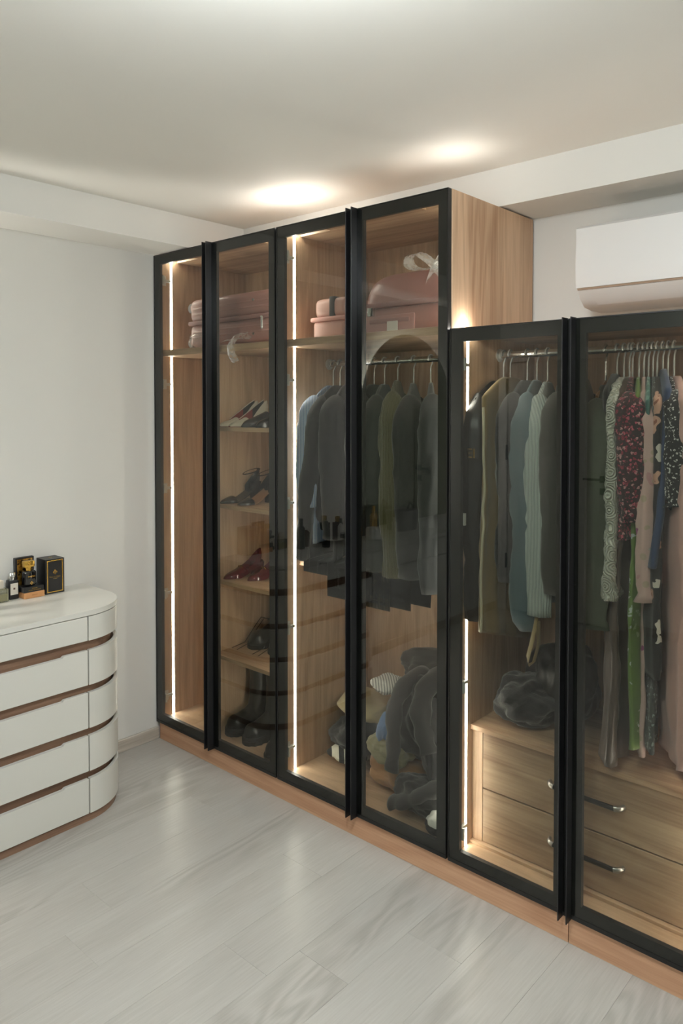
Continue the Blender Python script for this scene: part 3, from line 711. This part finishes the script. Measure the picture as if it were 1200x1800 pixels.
garment('dress', 'long green floral dress between the burgundy blouse and the pink floral dress', 'dress', floral('green_floral', srgb(104, 134, 58), [srgb(222, 226, 214), srgb(190, 200, 196), srgb(150, 170, 120)], 34, .20), 2.226, 2.300, .608, seed=26, th=.013, flare=.95, waist=.95)
garment('dress', 'long pale pink dress with purple flowers', 'dress', floral('pink_floral', srgb(206, 174, 166), [srgb(206, 174, 166), srgb(150, 70, 120), srgb(206, 174, 166), srgb(196, 150, 150)], 15, .26, None, srgb(186, 166, 144)), 2.242, 2.322, .580, seed=27, th=.013, sleeve=(1.06, 0, .030), flare=.95, cuff=1.5)
garment('blouse', 'teal and white satin blouse right of the pink floral dress', 'blouse', floral('teal_satin', srgb(66, 116, 108), [srgb(190, 206, 196), srgb(120, 160, 150), srgb(66, 116, 108)], 30, .40, rough=.35), 2.256, 2.335, 1.215, seed=28, th=.013, half=.225)
garment('dress', 'grey lace long dress with pale teal hem', 'dress', floral('grey_lace', srgb(74, 76, 74), [srgb(130, 140, 136), srgb(54, 58, 58), srgb(160, 176, 172)], 90, .38), 2.270, 2.352, .612, seed=29, th=.012, flare=.94)
garment('dress', 'black dress with big peach and white flowers', 'dress', floral('black_big_floral', srgb(24, 24, 26), [srgb(24, 24, 26), srgb(206, 160, 138), srgb(24, 24, 26), srgb(214, 206, 196)], 13, .34, srgb(150, 92, 72), None), 2.283, 2.366, .842, seed=30, th=.020, half=.235, flare=.98)
DEN = fabric('indigo_denim', srgb(44, 66, 104), rough=.8, weave=700)
garment('denim_jacket', 'indigo denim jacket between the black floral dress and the daisy blouse', 'jacket', DEN, 2.300, 2.392, 1.165, seed=31, th=.018, ztop=1.745, half=.222, lean=-.045, flare=1.08)
garment('blouse', 'black blouse with small white daisies', 'blouse', floral('daisies', srgb(16, 18, 22), [srgb(226, 226, 220)], 112, .30, srgb(200, 190, 160)), 2.316, 2.414, 1.33, seed=32, th=.016, sleeve=(1.345, 0, .040), cuff=1.5)
garment('dress', 'dusty pink satin dress hanging at the full end of the rail', 'dress', fabric('dusty_pink', srgb(216, 172, 162), rough=.5, sheen=.2, bump=.05), 2.340, 2.440, .612, seed=33, th=.026, half=.24, fold=.012, bulge=.010, flare=1.05)
garment('blouse', 'cream blouse right of the dusty pink dress', 'blouse', fabric('cream_cotton', srgb(214, 208, 184)), 2.400, 2.515, 1.36, ztop=1.70, seed=34, th=.018, sleeve=(1.30, 0, .045))
HR = ['the very dark coat', '', 'the black navy jacket', 'the white rosette top', 'the brown satin dress', 'the burgundy floral blouse', 'the green floral dress', 'the pale pink floral dress', 'the teal satin blouse', 'the grey lace dress', 'the black dress with big flowers', 'the denim jacket', 'the daisy blouse', 'the dusty pink dress', 'the cream blouse']
for k, (hx, fx) in enumerate(((2.045, 2.105), (2.118, 2.168), (2.156, 2.212), (2.178, 2.240), (2.196, 2.248), (2.206, 2.275), (2.226, 2.3), (2.242, 2.322), (2.256, 2.34), (2.27, 2.352), (2.283, 2.368), (2.3, 2.386), (2.316, 2.41), (2.334, 2.432), (2.375, 2.478))):
    if k == 1: hang(hx, 'wooden hanger with steel hook holding the moss green blouse', GC, wood=True, fx=fx, drop=.105)
    else: hang(hx, 'clear twisted hanger carrying '+HR[k], GC, fx=fx, drop=.10+.004*(k % 3))

# ================================================================== piles of clothes
def crumple(name, label, cat, mat, c, s, seed, zmin, rz=0.0, folds=1.0, sub=5, tilt=0.0):
    b = B(); bmesh.ops.create_icosphere(b, subdivisions=sub, radius=1)
    M = Matrix.Rotation(rz, 3, 'Z') @ Matrix.Rotation(tilt, 3, 'Y'); sd = Vector((seed*3.7, seed*1.3, seed*5.1))
    dA = Vector((math.sin(seed*1.9), math.cos(seed*1.9), .5*math.sin(seed*.7))).normalized(); dB = Vector((math.cos(seed*2.3), .3, math.sin(seed*1.1))).normalized()
    for v in b.verts:
        p = v.co.copy(); n = p.normalized()
        r = 1+.26*noise.noise(n*1.3+sd)
        wp = noise.noise(n*1.6+sd*2.1); wq = noise.noise(n*2.6+sd*.7)
        d1 = n.dot(dA); d2 = n.dot(dB)
        f1 = math.sin(9*(d1+.55*wp)+sd.x); f2 = math.sin(17*(d2+.4*wq)+sd.y)
        mk1 = .5+.5*noise.noise(n*1.9+sd*3.3); mk2 = .5+.5*noise.noise(n*2.3+sd*4.3)
        r += folds*(.085*f1*mk1+.035*f2*mk2+.02*noise.noise(n*7+sd))
        q = Vector((n.x*s[0], n.y*s[1], n.z*s[2]))*r
        q = M @ q
        v.co = Vector(c)+q
        if v.co.z < zmin: v.co.z = zmin+.0006
    return mk(name, b, mat, label=label, cat=cat, smooth=180, base=(c[0], c[1], zmin))
FZ = .1015
crumple('trousers', 'camel brown trousers crumpled at the bottom of the clothes pile', 'trousers', fabric('camel', srgb(168, 124, 78)), (1.33, .27, .155), (.17, .10, .055), 1, FZ, -.2)
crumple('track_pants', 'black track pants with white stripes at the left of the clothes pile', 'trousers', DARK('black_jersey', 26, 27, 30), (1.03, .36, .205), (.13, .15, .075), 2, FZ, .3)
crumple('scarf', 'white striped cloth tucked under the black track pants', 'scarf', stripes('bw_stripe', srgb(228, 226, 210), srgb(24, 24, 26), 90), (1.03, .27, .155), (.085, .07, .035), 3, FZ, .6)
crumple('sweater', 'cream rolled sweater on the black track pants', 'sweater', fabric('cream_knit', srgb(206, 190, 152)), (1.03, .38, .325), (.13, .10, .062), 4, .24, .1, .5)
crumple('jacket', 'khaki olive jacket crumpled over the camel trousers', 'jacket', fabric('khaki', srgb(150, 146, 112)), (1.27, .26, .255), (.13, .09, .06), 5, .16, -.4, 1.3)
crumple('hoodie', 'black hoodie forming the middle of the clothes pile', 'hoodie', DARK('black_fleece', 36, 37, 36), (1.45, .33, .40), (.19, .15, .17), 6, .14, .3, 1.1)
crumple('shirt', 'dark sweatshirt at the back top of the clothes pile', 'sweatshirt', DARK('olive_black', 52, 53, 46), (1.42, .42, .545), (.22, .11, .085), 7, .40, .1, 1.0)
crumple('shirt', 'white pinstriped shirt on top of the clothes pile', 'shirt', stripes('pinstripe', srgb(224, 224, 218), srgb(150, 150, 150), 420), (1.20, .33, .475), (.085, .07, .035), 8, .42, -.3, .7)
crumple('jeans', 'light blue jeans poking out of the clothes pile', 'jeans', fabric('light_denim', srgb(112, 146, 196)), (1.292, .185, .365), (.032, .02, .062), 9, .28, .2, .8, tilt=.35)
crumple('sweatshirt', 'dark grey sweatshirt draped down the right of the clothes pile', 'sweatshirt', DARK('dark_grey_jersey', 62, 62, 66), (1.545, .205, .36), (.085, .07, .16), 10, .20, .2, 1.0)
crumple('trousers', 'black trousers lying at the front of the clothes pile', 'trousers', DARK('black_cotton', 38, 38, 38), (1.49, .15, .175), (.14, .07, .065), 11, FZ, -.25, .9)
crumple('t_shirt', 'white t-shirt with black edge in the right corner of the clothes pile', 'shirt', stripes('white_black', srgb(226, 226, 222), srgb(30, 30, 32), 60, 'z'), (1.625, .085, .145), (.055, .045, .042), 12, FZ, .3, .8)
def drape(parent, path, r, mat, name='sleeve'):
    P = []
    path = [Vector(p) for p in path]
    for i in range(len(path)-1):
        for k in range(6): P.append(path[i].lerp(path[i+1], k/6))
    P.append(path[-1])
    for _ in range(3): P = [P[0]]+[(P[i-1]+P[i]*2+P[i+1])/4 for i in range(1, len(P)-1)]+[P[-1]]
    b = B(); tube(b, P, [(r*(1-.25*i/len(P))*(1+.12*math.sin(i*1.1)), r*.6*(1-.2*i/len(P))) for i in range(len(P))], 18)
    for v in b.verts: v.co += Vector((.006*nz(v.co.x*30, v.co.y*30, v.co.z*30), .006*nz(v.co.x*28, v.co.y*30+5, v.co.z*26), 0))
    return mk(name, b, mat, parent, smooth=180)
hd_ = [o for o in bpy.data.objects if o.name == 'hoodie'][0]
drape(hd_, [(1.38, .33, .57), (1.36, .22, .55), (1.36, .145, .45), (1.375, .13, .34), (1.37, .125, .24)], .040, MATS['black_fleece'])
drape(hd_, [(1.46, .34, .58), (1.46, .24, .57), (1.48, .15, .50), (1.52, .13, .42), (1.55, .12, .36)], .045, MATS['black_fleece'])
tr_ = [o for o in bpy.data.objects if o.get('label') == 'black trousers lying at the front of the clothes pile'][0]
drape(tr_, [(1.62, .20, .22), (1.58, .13, .24), (1.53, .10, .21), (1.46, .095, .165), (1.395, .10, .135)], .045, MATS['black_cotton'], 'trouser_leg')
SZ = .5205
FUR = fabric('black_faux_fur', srgb(15, 16, 17), rough=.95, weave=160, sheen=.35, bump=1.0)
crumple('fur_vest', 'black faux fur vest lying on the drawers of the low wardrobe', 'vest', FUR, (1.865, .27, .605), (.115, .12, .085), 13, SZ, .3, 1.2)
crumple('handbag', 'soft black bag slumped on the drawers behind the fur vest', 'bag', LEA, (1.955, .36, .66), (.13, .11, .14), 14, SZ, -.2, .8)
crumple('shirt', 'red tartan shirt folded under the dusty pink dress', 'shirt', plaid('tartan'), (2.43, .33, .552), (.07, .13, .03), 15, SZ, .05, .3)

# ================================================================== suitcases and ribbons
PINK = plain('pink_shell', srgb(172, 124, 118), .36); PINK2 = plain('pale_pink_shell', srgb(206, 160, 148), .35); ZIP = plain('zip_tape', srgb(150, 108, 106), .7)
RUB = plain('wheel_rubber', srgb(70, 66, 66), .5)
TUL = sheer('white_tulle', srgb(236, 236, 236), .30)
FILM = sheer('clear_film', srgb(240, 240, 240), .16, .1)
def shellbox(x0, x1, y0, y1, z0, z1, r, ribs=0):
    b = B(); rbox(b, x0, x1, y0, y1, z0, z1, r=r, seg=5); return b
def ribbon(parent, path, w, mat, name='ribbon', axis=(0, 1, 0), **kw):
    b = B(); ax = Vector(axis).normalized()
    rings = []
    for i, p in enumerate(path):
        p = Vector(p); wob = .004*math.sin(i*1.3)
        rings.append([p+ax*w*(k/4-.5)+Vector((0, 0, wob*math.sin(k*1.5))) for k in range(5)])
    loft(b, rings, closed=False)
    o = mk(name, b, mat, parent, smooth=180, **kw); return o
ZS = 1.9055
s = thing('suitcase', 'large dusty pink suitcase lying on the top shelf above the shoes', 'suitcase', (.44, .30, ZS))
mk('lower_shell', shellbox(.13, .79, .115, .535, ZS+.012, 2.028, .03), PINK, s, smooth=60)
mk('upper_shell', shellbox(.13, .79, .115, .535, 2.036, 2.148, .03), PINK, s, smooth=60)
mk('zip', rb(.126, .794, .111, .539, 2.022, 2.042, r=.006), ZIP, s, smooth=40)
for z in (1.965, 1.990, 2.075, 2.1): mk('rib', rb(.16, .76, .112, .118, z-.004, z+.004, r=.002), PINK, s, smooth=40)
for y in (.17, .48):
    for z in (1.945, 2.115):
        b = B(); lathe(b, [(.001, -.012), (.020, -.012), (.024, -.008), (.024, .008), (.020, .012), (.001, .012)], (0, 0, 0), 20)
        bmesh.ops.transform(b, matrix=Matrix.Translation((.085, y, z)) @ Matrix.Rotation(PI/2, 4, 'X'), verts=b.verts[:])
        wh = mk('wheel', b, RUB, s, smooth=40); mk('wheel_fork', rb(.09, .132, y-.016, y+.016, z-.012, z+.012, r=.003), PINK, wh)
b = rb(.655, .667, .106, .114, 1.972, 2.03, r=.003); mk('latch', b, CHROME, s, smooth=40)
for z in (1.955, 2.105):
    b = B(); lathe(b, [(.001, 0), (.007, 0), (.006, .004), (.001, .005)], (0, 0, 0), 14); bmesh.ops.transform(b, matrix=Matrix.Translation((.60, .115, z)) @ Matrix.Rotation(PI/2, 4, 'X'), verts=b.verts[:]); mk('stud', b, CHROME, s, smooth=40)
b = shellbox(.122, .30, .106, .542, ZS+.002, 1.99, .03)
bmesh.ops.subdivide_edges(b, edges=b.edges[:], cuts=2, use_grid_fill=True)
for v in b.verts: v.co += Vector((.004*nz(v.co.z*50, v.co.y*50, 1), -abs(.006*nz(v.co.x*50, v.co.z*60, 2)), 0))
mk('plastic_wrap', b, FILM, s, smooth=180)
P = [(.42+.02*i, .085+.03*math.sin(i*.9), 1.915+.012+.012*math.sin(i*1.1)) for i in range(9)] + [(.60, .06, 1.945), (.63, .035, 1.952), (.60, .018, 1.94), (.565, .012, 1.90), (.57, .012, 1.86), (.60, .012, 1.825)]
ribbon(None, P, .035, TUL, axis=(.35, 1, .3), label='white tulle ribbon hanging over the shelf edge above the shoes', cat='ribbon')
c = thing('beauty_case', 'small pale pink beauty case with dark elastic strap on the top shelf', 'case', (1.02, .30, ZS))
mk('lower_shell', shellbox(.935, 1.115, .14, .44, ZS, 1.985, .02), PINK2, c, smooth=60)
mk('lid', shellbox(.945, 1.12, .14, .44, 1.995, 2.075, .025), PINK2, c, smooth=60)
mk('zip', rb(.930, 1.124, .134, .446, 1.980, 1.999, r=.006), plain('rose_zip', srgb(214, 160, 150), .6), c, smooth=40)
mk('strap', rb(1.035, 1.062, .136, .444, 1.999, 2.079, r=.004), fabric('dark_elastic', srgb(44, 44, 44)), c, smooth=40)
b = B(); tube(b, [(.935, .2, 1.955), (.905, .2, 1.945), (.895, .2, 1.93), (.91, .2, 1.92)], .003, 6); mk('pull_tab', b, CHROME, c, smooth=60)
s = thing('suitcase', 'large pink suitcase with domed lid and tulle bow on the top shelf', 'suitcase', (1.46, .32, ZS))
mk('lower_shell', shellbox(1.20, 1.672, .12, .54, ZS+.003, 2.012, .035), PINK, s, smooth=60)
b = B(); N = 26; rings = []
for k in range(10):
    q = k/9; z = 2.022+.125*math.sin(q*PI/2); f = math.cos(q*PI/2)**.35 if q < 1 else .02
    rings.append([(1.436+.236*f*math.copysign(abs(math.cos(a))**.4, math.cos(a)), .33+.21*f*math.copysign(abs(math.sin(a))**.4, math.sin(a)), z) for a in [2*PI*i/40 for i in range(40)]])
loft(b, rings); mk('upper_shell', b, PINK, s, smooth=60)
mk('zip', rb(1.196, 1.676, .116, .544, 2.006, 2.026, r=.006), ZIP, s, smooth=40)
mk('carry_handle', rb(1.27, 1.46, .108, .121, 1.945, 1.962, r=.004), ZIP, s, smooth=40)
mk('pocket', rb(1.25, 1.48, .114, .122, 1.915, 1.975, r=.004), PINK, s, smooth=40)
mk('latch', rb(1.262, 1.29, .106, .121, 1.975, 2.008, r=.003), CHROME, s, smooth=40)
mk('name_tag', rb(1.36, 1.41, .104, .108, 1.912, 1.95, r=.002), plain('tag_plastic', srgb(210, 206, 200), .2), s)
bw = thing('tulle_bow', 'white tulle bow on top of the domed pink suitcase', 'bow', (1.56, .16, 2.14))
for k, (a, l, w_) in enumerate(((.2, .10, .05), (2.6, .12, .055), (-.5, .11, .05), (-1.9, .09, .05), (1.2, .09, .045))):
    P = []
    for i in range(15):
        q = i/14; r = l*math.sin(q*PI); P.append((1.555+r*math.cos(a)+.01*math.sin(q*6), .150+.3*r*math.sin(a*1.7), 2.135+abs(r)*.6*math.sin(a)+.025*math.sin(q*2*PI)))
    ribbon(bw, P, w_, TUL, name='loop', axis=(.2, 1, .35*math.sin(k)))
b = B(); bmesh.ops.create_icosphere(b, subdivisions=2, radius=.016, matrix=Matrix.Translation((1.555, .145, 2.14))); mk('knot', b, TUL, bw, smooth=180)
ribbon(bw, [(1.555, .14, 2.135), (1.60, .118, 2.12), (1.63, .112, 2.06), (1.625, .110, 2.0)], .05, TUL, name='tail', axis=(1, .2, .2))

# ================================================================== shoes
def sole_z(q, heel):            # underside height along the shoe, q=0 toe, 1 heel
    return 0 if q < .30 else heel*(((q-.30)/.70)**1.4 if q < 1 else 1)
def foot_w(q, wd): return wd*(.04+.96*math.sin(min(1, (q+.005)/.34)*PI/2)**.75)*(1-.30*max(0, (q-.3)/.7)) if q < .97 else wd*.5
def pump(name, label, loc, rz, L=.235, wd=.038, heel=.07, um=None, im=None, hm=None, open_back=True, strap=False, hw=.014, group=None, toe=.42, bow=False, vh=1.0, far=None, side=0.0):
    s = thing(name, label, 'shoe', loc, rz, group=group)
    n = 24; t = .005
    b = B(); rings = []
    for i in range(n+1):
        q = i/n; x = (q)*L; wv = max(.006, foot_w(q, wd)); z = sole_z(q, heel)+.001
        rings.append([(x, -wv, z), (x, wv, z), (x, wv, z+t), (x, -wv, z+t)])
    loft(b, rings); so = mk('sole', b, im, s, world=False, smooth=40)
    def upper(q0, q1, hfun, nm, mat, openf=None):
        b = B(); rings = []; m = 14
        for i in range(15):
            q = q0+(q1-q0)*i/14; x = q*L; wv = max(.006, foot_w(q, wd))+.0015; z = sole_z(q, heel)+.003; h = hfun((q-q0)/(q1-q0))
            rings.append([(x, wv*math.cos(PI*k/m), z+h*math.sin(PI*k/m)**.7) for k in range(m+1)])
        loft(b, rings, closed=False); return mk(nm, b, mat, s, world=False, smooth=180)
    upper(0, toe, lambda q: (.004+.006*min(1, q*6)+.026*q**.8)*vh, 'vamp', um)
    # heel counter: a wall round the back
    b = B(); rings = []; m = 16
    for k in range(m+1):
        a = -PI/2+PI*k/m; q = 1-.28*(1-math.cos(a)); q = min(q, .985); wv = foot_w(min(q, .96), wd)
        x = L*(.74+.26*math.cos(a)); y = wv*math.sin(a)*1.0
        z0 = sole_z(min(1, x/L), heel)+.002; hh = (.012 if far else .028)+(.046 if far else .030)*math.cos(a)
        rings.append([(x, y, z0), (x+.004*math.cos(a), y*1.0, z0+hh*.6), (x-.002, y*.92, z0+hh), (x-.005, y*.88, z0+hh), (x-.003, y*.9, z0)])
    loft(b, rings, closed=True); mk('heel_counter', b, um, s, world=False, smooth=60)
    b = B(); hx = L*.90
    loft(b, [[(hx+hw*1.25*math.cos(a)*f, hw*1.2*math.sin(a)*f, z) for a in [2*PI*k/14 for k in range(14)]] for z, f in ((0, .98), (heel*.5, 1.0), (heel*.95, 1.12))])
    mk('heel', b, hm, s, world=False, smooth=50)
    if side:
        for sg in (-1, 1):
            b = B(); rings = []
            for i in range(10):
                q = toe-.03+(.80-toe)*i/9; wv = foot_w(q, wd)+.001; z0 = sole_z(q, heel)+.002; hh = side*(1.0+.5*i/9)
                rings.append([(q*L, sg*wv, z0), (q*L, sg*(wv-.001), z0+hh), (q*L, sg*(wv-.003), z0+hh), (q*L, sg*(wv-.003), z0)])
            loft(b, rings); mk('quarter', b, um, s, world=False, smooth=60)
    if far:
        for (qa, qb, mt) in ((.36, .70, far[0]), (.70, .97, far[1])):
            b = B(); rings = []
            for i in range(8):
                q = qa+(qb-qa)*i/7; wv = foot_w(q, wd)*.92; z0 = sole_z(q, heel)+.002; zt = .034+(heel+.062-.034)*((q-.36)/.61)
                rings.append([(q*L, wv, z0), (q*L, wv, zt), (q*L, wv+.0015, zt), (q*L, wv+.0015, z0)])
            loft(b, rings); mk('lining', b, mt, s, world=False, smooth=40)
        b = B(); tube(b, [(q*L, foot_w(q, wd)*.93, .035+(heel+.063-.034)*((q-.36)/.61)) for q in (.36, .5, .7, .85, .97)], .0018, 6); mk('top_edge', b, um, s, world=False, smooth=60)
    if strap:
        b = B(); zz = heel+.055
        tube(b, [(L*.93+.0*math.cos(a), 0, 0) for a in ()] or [(L*.80+.045*math.cos(a)*1.0, .030*math.sin(a), zz+.012*math.cos(a)) for a in [2*PI*k/18 for k in range(19)]], [(.0035, .0015)]*19, 6); mk('ankle_strap', b, um, s, world=False, smooth=60)
        b = B(); tube(b, [(L*.97, 0, heel+.02), (L*.985, 0, heel+.06), (L*.97, 0, zz+.012)], [(.010, .002)]*3, 8); mk('heel_strap', b, um, s, world=False, smooth=60)
    if bow:
        b = B()
        for sg in (-1, 1): tube(b, [(L*toe*.9, 0, .044), (L*toe*.88, sg*.010, .052), (L*toe*.9, sg*.016, .046), (L*toe*.92, sg*.006, .044)], .0022, 6)
        mk('buckle', b, GOLD, s, world=False, smooth=60)
        b = B(); tube(b, [(L*.50, -wd*.98, .028), (L*.47, -wd*.6, .046), (L*.46, 0, .052), (L*.47, wd*.6, .046), (L*.50, wd*.98, .028)], [(.006, .0015)]*5, 8); mk('strap', b, um, s, world=False, smooth=60)
    return s
CREAM = plain('cream_leather', srgb(220, 212, 194), .4); RED = plain('red_insole', srgb(140, 38, 34), .5); BKL = plain('black_patent', srgb(26, 28, 30), .25); BURG = plain('burgundy_patent', srgb(92, 28, 40), .12, Specular_IOR_Level=.7)
TANI = plain('tan_insole', srgb(150, 110, 80), .6)
z1, z2, z3, z4 = SHZ
FAR = (RED, plain('dark_insole', srgb(26, 26, 26), .6))
Q = PI/2
pump('court_shoe', 'cream pointed slingback shoe with red insole, standing against the divider', (.404, .078, z1), Q-.05, L=.225, heel=.062, um=CREAM, im=RED, hm=BKL, hw=.009, wd=.034, far=FAR)
pump('court_shoe', 'cream pointed slingback shoe with red insole, right beside the black loafers', (.474, .078, z1), Q-.03, L=.225, heel=.062, um=CREAM, im=RED, hm=BKL, hw=.009, wd=.034, far=FAR)
pump('loafer', 'black loafer on the top shoe shelf, next to the cream slingbacks', (.560, .080, z1), Q, L=.24, heel=.025, um=BKL, im=BKL, hm=BKL, hw=.026, toe=.60, vh=1.7, side=.03)
pump('loafer', 'black loafer farthest from the divider on the top shoe shelf', (.648, .085, z1), Q+.05, L=.24, heel=.025, um=BKL, im=BKL, hm=BKL, hw=.026, toe=.60, vh=1.7, side=.03)
pump('sandal', 'black block-heeled ankle-strap sandal standing beside the divider', (.408, .080, z2), Q-.05, L=.225, heel=.085, um=BKL, im=BKL, hm=BKL, hw=.020, strap=True, toe=.30, vh=.8)
pump('sandal', 'black block-heeled ankle-strap sandal with tan insole, right one of its pair', (.535, .076, z2), Q+.05, L=.225, heel=.085, um=BKL, im=TANI, hm=BKL, hw=.020, strap=True, toe=.30, vh=.8)
pump('mary_jane_shoe', 'glossy burgundy block-heeled shoe with a metal buckle, next to the divider', (.425, .085, z3), Q-.12, L=.205, heel=.062, um=BURG, im=BURG, hm=BURG, hw=.025, bow=True, toe=.48, vh=1.15, side=.022)
pump('mary_jane_shoe', 'glossy burgundy block-heeled shoe half hidden behind its twin', (.535, .135, z3), Q-.05, L=.205, heel=.062, um=BURG, im=BURG, hm=BURG, hw=.025, bow=True, toe=.48, vh=1.15, side=.022)
BOOT = plain('black_boot_leather', srgb(30, 32, 32), .34); LUG = plain('black_rubber_sole', srgb(34, 36, 36), .6)
def boot(name, label, loc, rz, hgt=.34, L=.27, wd=.047, lug=.035, laces=False, group=None):
    s = thing(name, label, 'boot', loc, rz, group=group)
    def wf(q): return max(.004, wd*(.62+.38*math.sin(min(1, (q+.05)/.3)*PI/2)) * math.sqrt(max(.004, 1-(1-min(1, q/.16))**2))*(1-.18*math.sin(max(0, min(1, (q-.35)/.4))*PI)) * (1 if q < .9 else (1-(q-.9)*3.2)))
    n = 30
    qs = [(i/n)**1.5 for i in range(n+1)]
    def out(f): return [(L*q, wf(q)*f) for q in qs] + [(L*q, -wf(q)*f) for q in qs[::-1]]
    b = B(); o = out(1.06); m = len(o); rings = []
    for z, f in ((0, 1.0), (.004, 1.02), (lug*.55, 1.03), (lug*.6, .985), (lug*.72, .985), (lug*.78, 1.03), (lug, 1.0)):
        rings.append([((x-L/2)*f+L/2, y*f+(.0025*(1 if (k//2) % 2 else -1)*math.copysign(1, y) if z < lug*.5 else 0), z) for k, (x, y) in enumerate(o)])
    loft(b, rings); mk('sole', b, LUG, s, world=False, smooth=30)
    b = B(); rings = []; m = 20
    for i in range(26):
        q = (i/25)**1.4; x = q*L*.985+.003; wv = wf(q)
        h = .052*math.sin(min(1, (q+.02)/.18)*PI/2)+.075*max(0, (q-.25)/.45)**1.5 if q < .70 else .052+.075
        rings.append([(x, wv*math.cos(PI*k/m)*(1-.30*math.sin(PI*k/m)*min(1, q*2)), lug+h*math.sin(PI*k/m)**.75) for k in range(m+1)])
    loft(b, rings, closed=False); up = mk('upper', b, BOOT, s, world=False, smooth=180)
    b = B(); rings = []; c0 = L*.70
    for i in range(22):
        q = i/21; z = lug+.02+(hgt-lug-.02)*q
        rx = .066-.012*math.sin(q*PI*.8)+.012*q; ry = .043+.014*q
        cx = c0+.012*math.sin(q*PI)+.01*q
        if q < .2: rx += .012*(1-q/.2)
        rings.append([(cx+rx*math.cos(a)+.003*nz(z*30, a*2, hgt), ry*math.sin(a)+.003*nz(z*28, a*2, 3), z) for a in [2*PI*k/24 for k in range(24)]])
    rings.append([((p[0]-c0)*.9+c0, p[1]*.9, hgt-.004) for p in rings[-1]]); rings.append([((p[0]-c0)*.9+c0, p[1]*.9, hgt-.05) for p in rings[-1]])
    loft(b, rings); mk('shaft', b, BOOT, s, world=False, smooth=180)
    if laces:
        for sg in (-1, 1):
            b = B(); tube(b, [(L*.52, .0, .115), (L*.42, sg*.012+.045, .12), (L*.30, sg*.012+.062, .07), (L*.10, sg*.014+.060, .012), (-L*.18, sg*.02+.050, .003)], .0016, 6); mk('lace', b, plain('black_lace', srgb(16, 16, 16), .8), s, world=False, smooth=60)
        for k in range(4):
            b = B(); tube(b, [(L*(.42+.05*k), -.022, .085+.025*k), (L*(.40+.05*k), 0, .098+.025*k), (L*(.42+.05*k), .022, .085+.025*k)], .002, 6); mk('lace', b, plain('black_lace', srgb(16, 16, 16), .8), s, world=False, smooth=60)
    return s
boot('chelsea_boot', 'tall black chunky-soled boot standing by the divider on the wardrobe floor', (.425, .098, FZ), Q-.06, hgt=.36, lug=.036)
boot('chelsea_boot', 'tall black chunky-soled boot, right one of the pair on the wardrobe floor', (.560, .088, FZ), Q-.02, hgt=.36, lug=.036)
boot('ankle_boot', 'small plain black boot right of the tall boots on the wardrobe floor', (.735, .060, FZ), Q, hgt=.15, L=.22, wd=.040, lug=.02)
boot('lace_up_boot', 'black lace-up boot with loose laces on the lowest shoe shelf', (.450, .215, z4), Q-.08, hgt=.27, lug=.028, laces=True)
boot('lace_up_boot', 'black lace-up boot right of the loose-laced one on the lowest shoe shelf', (.590, .22, z4), Q, hgt=.27, lug=.028, laces=True)
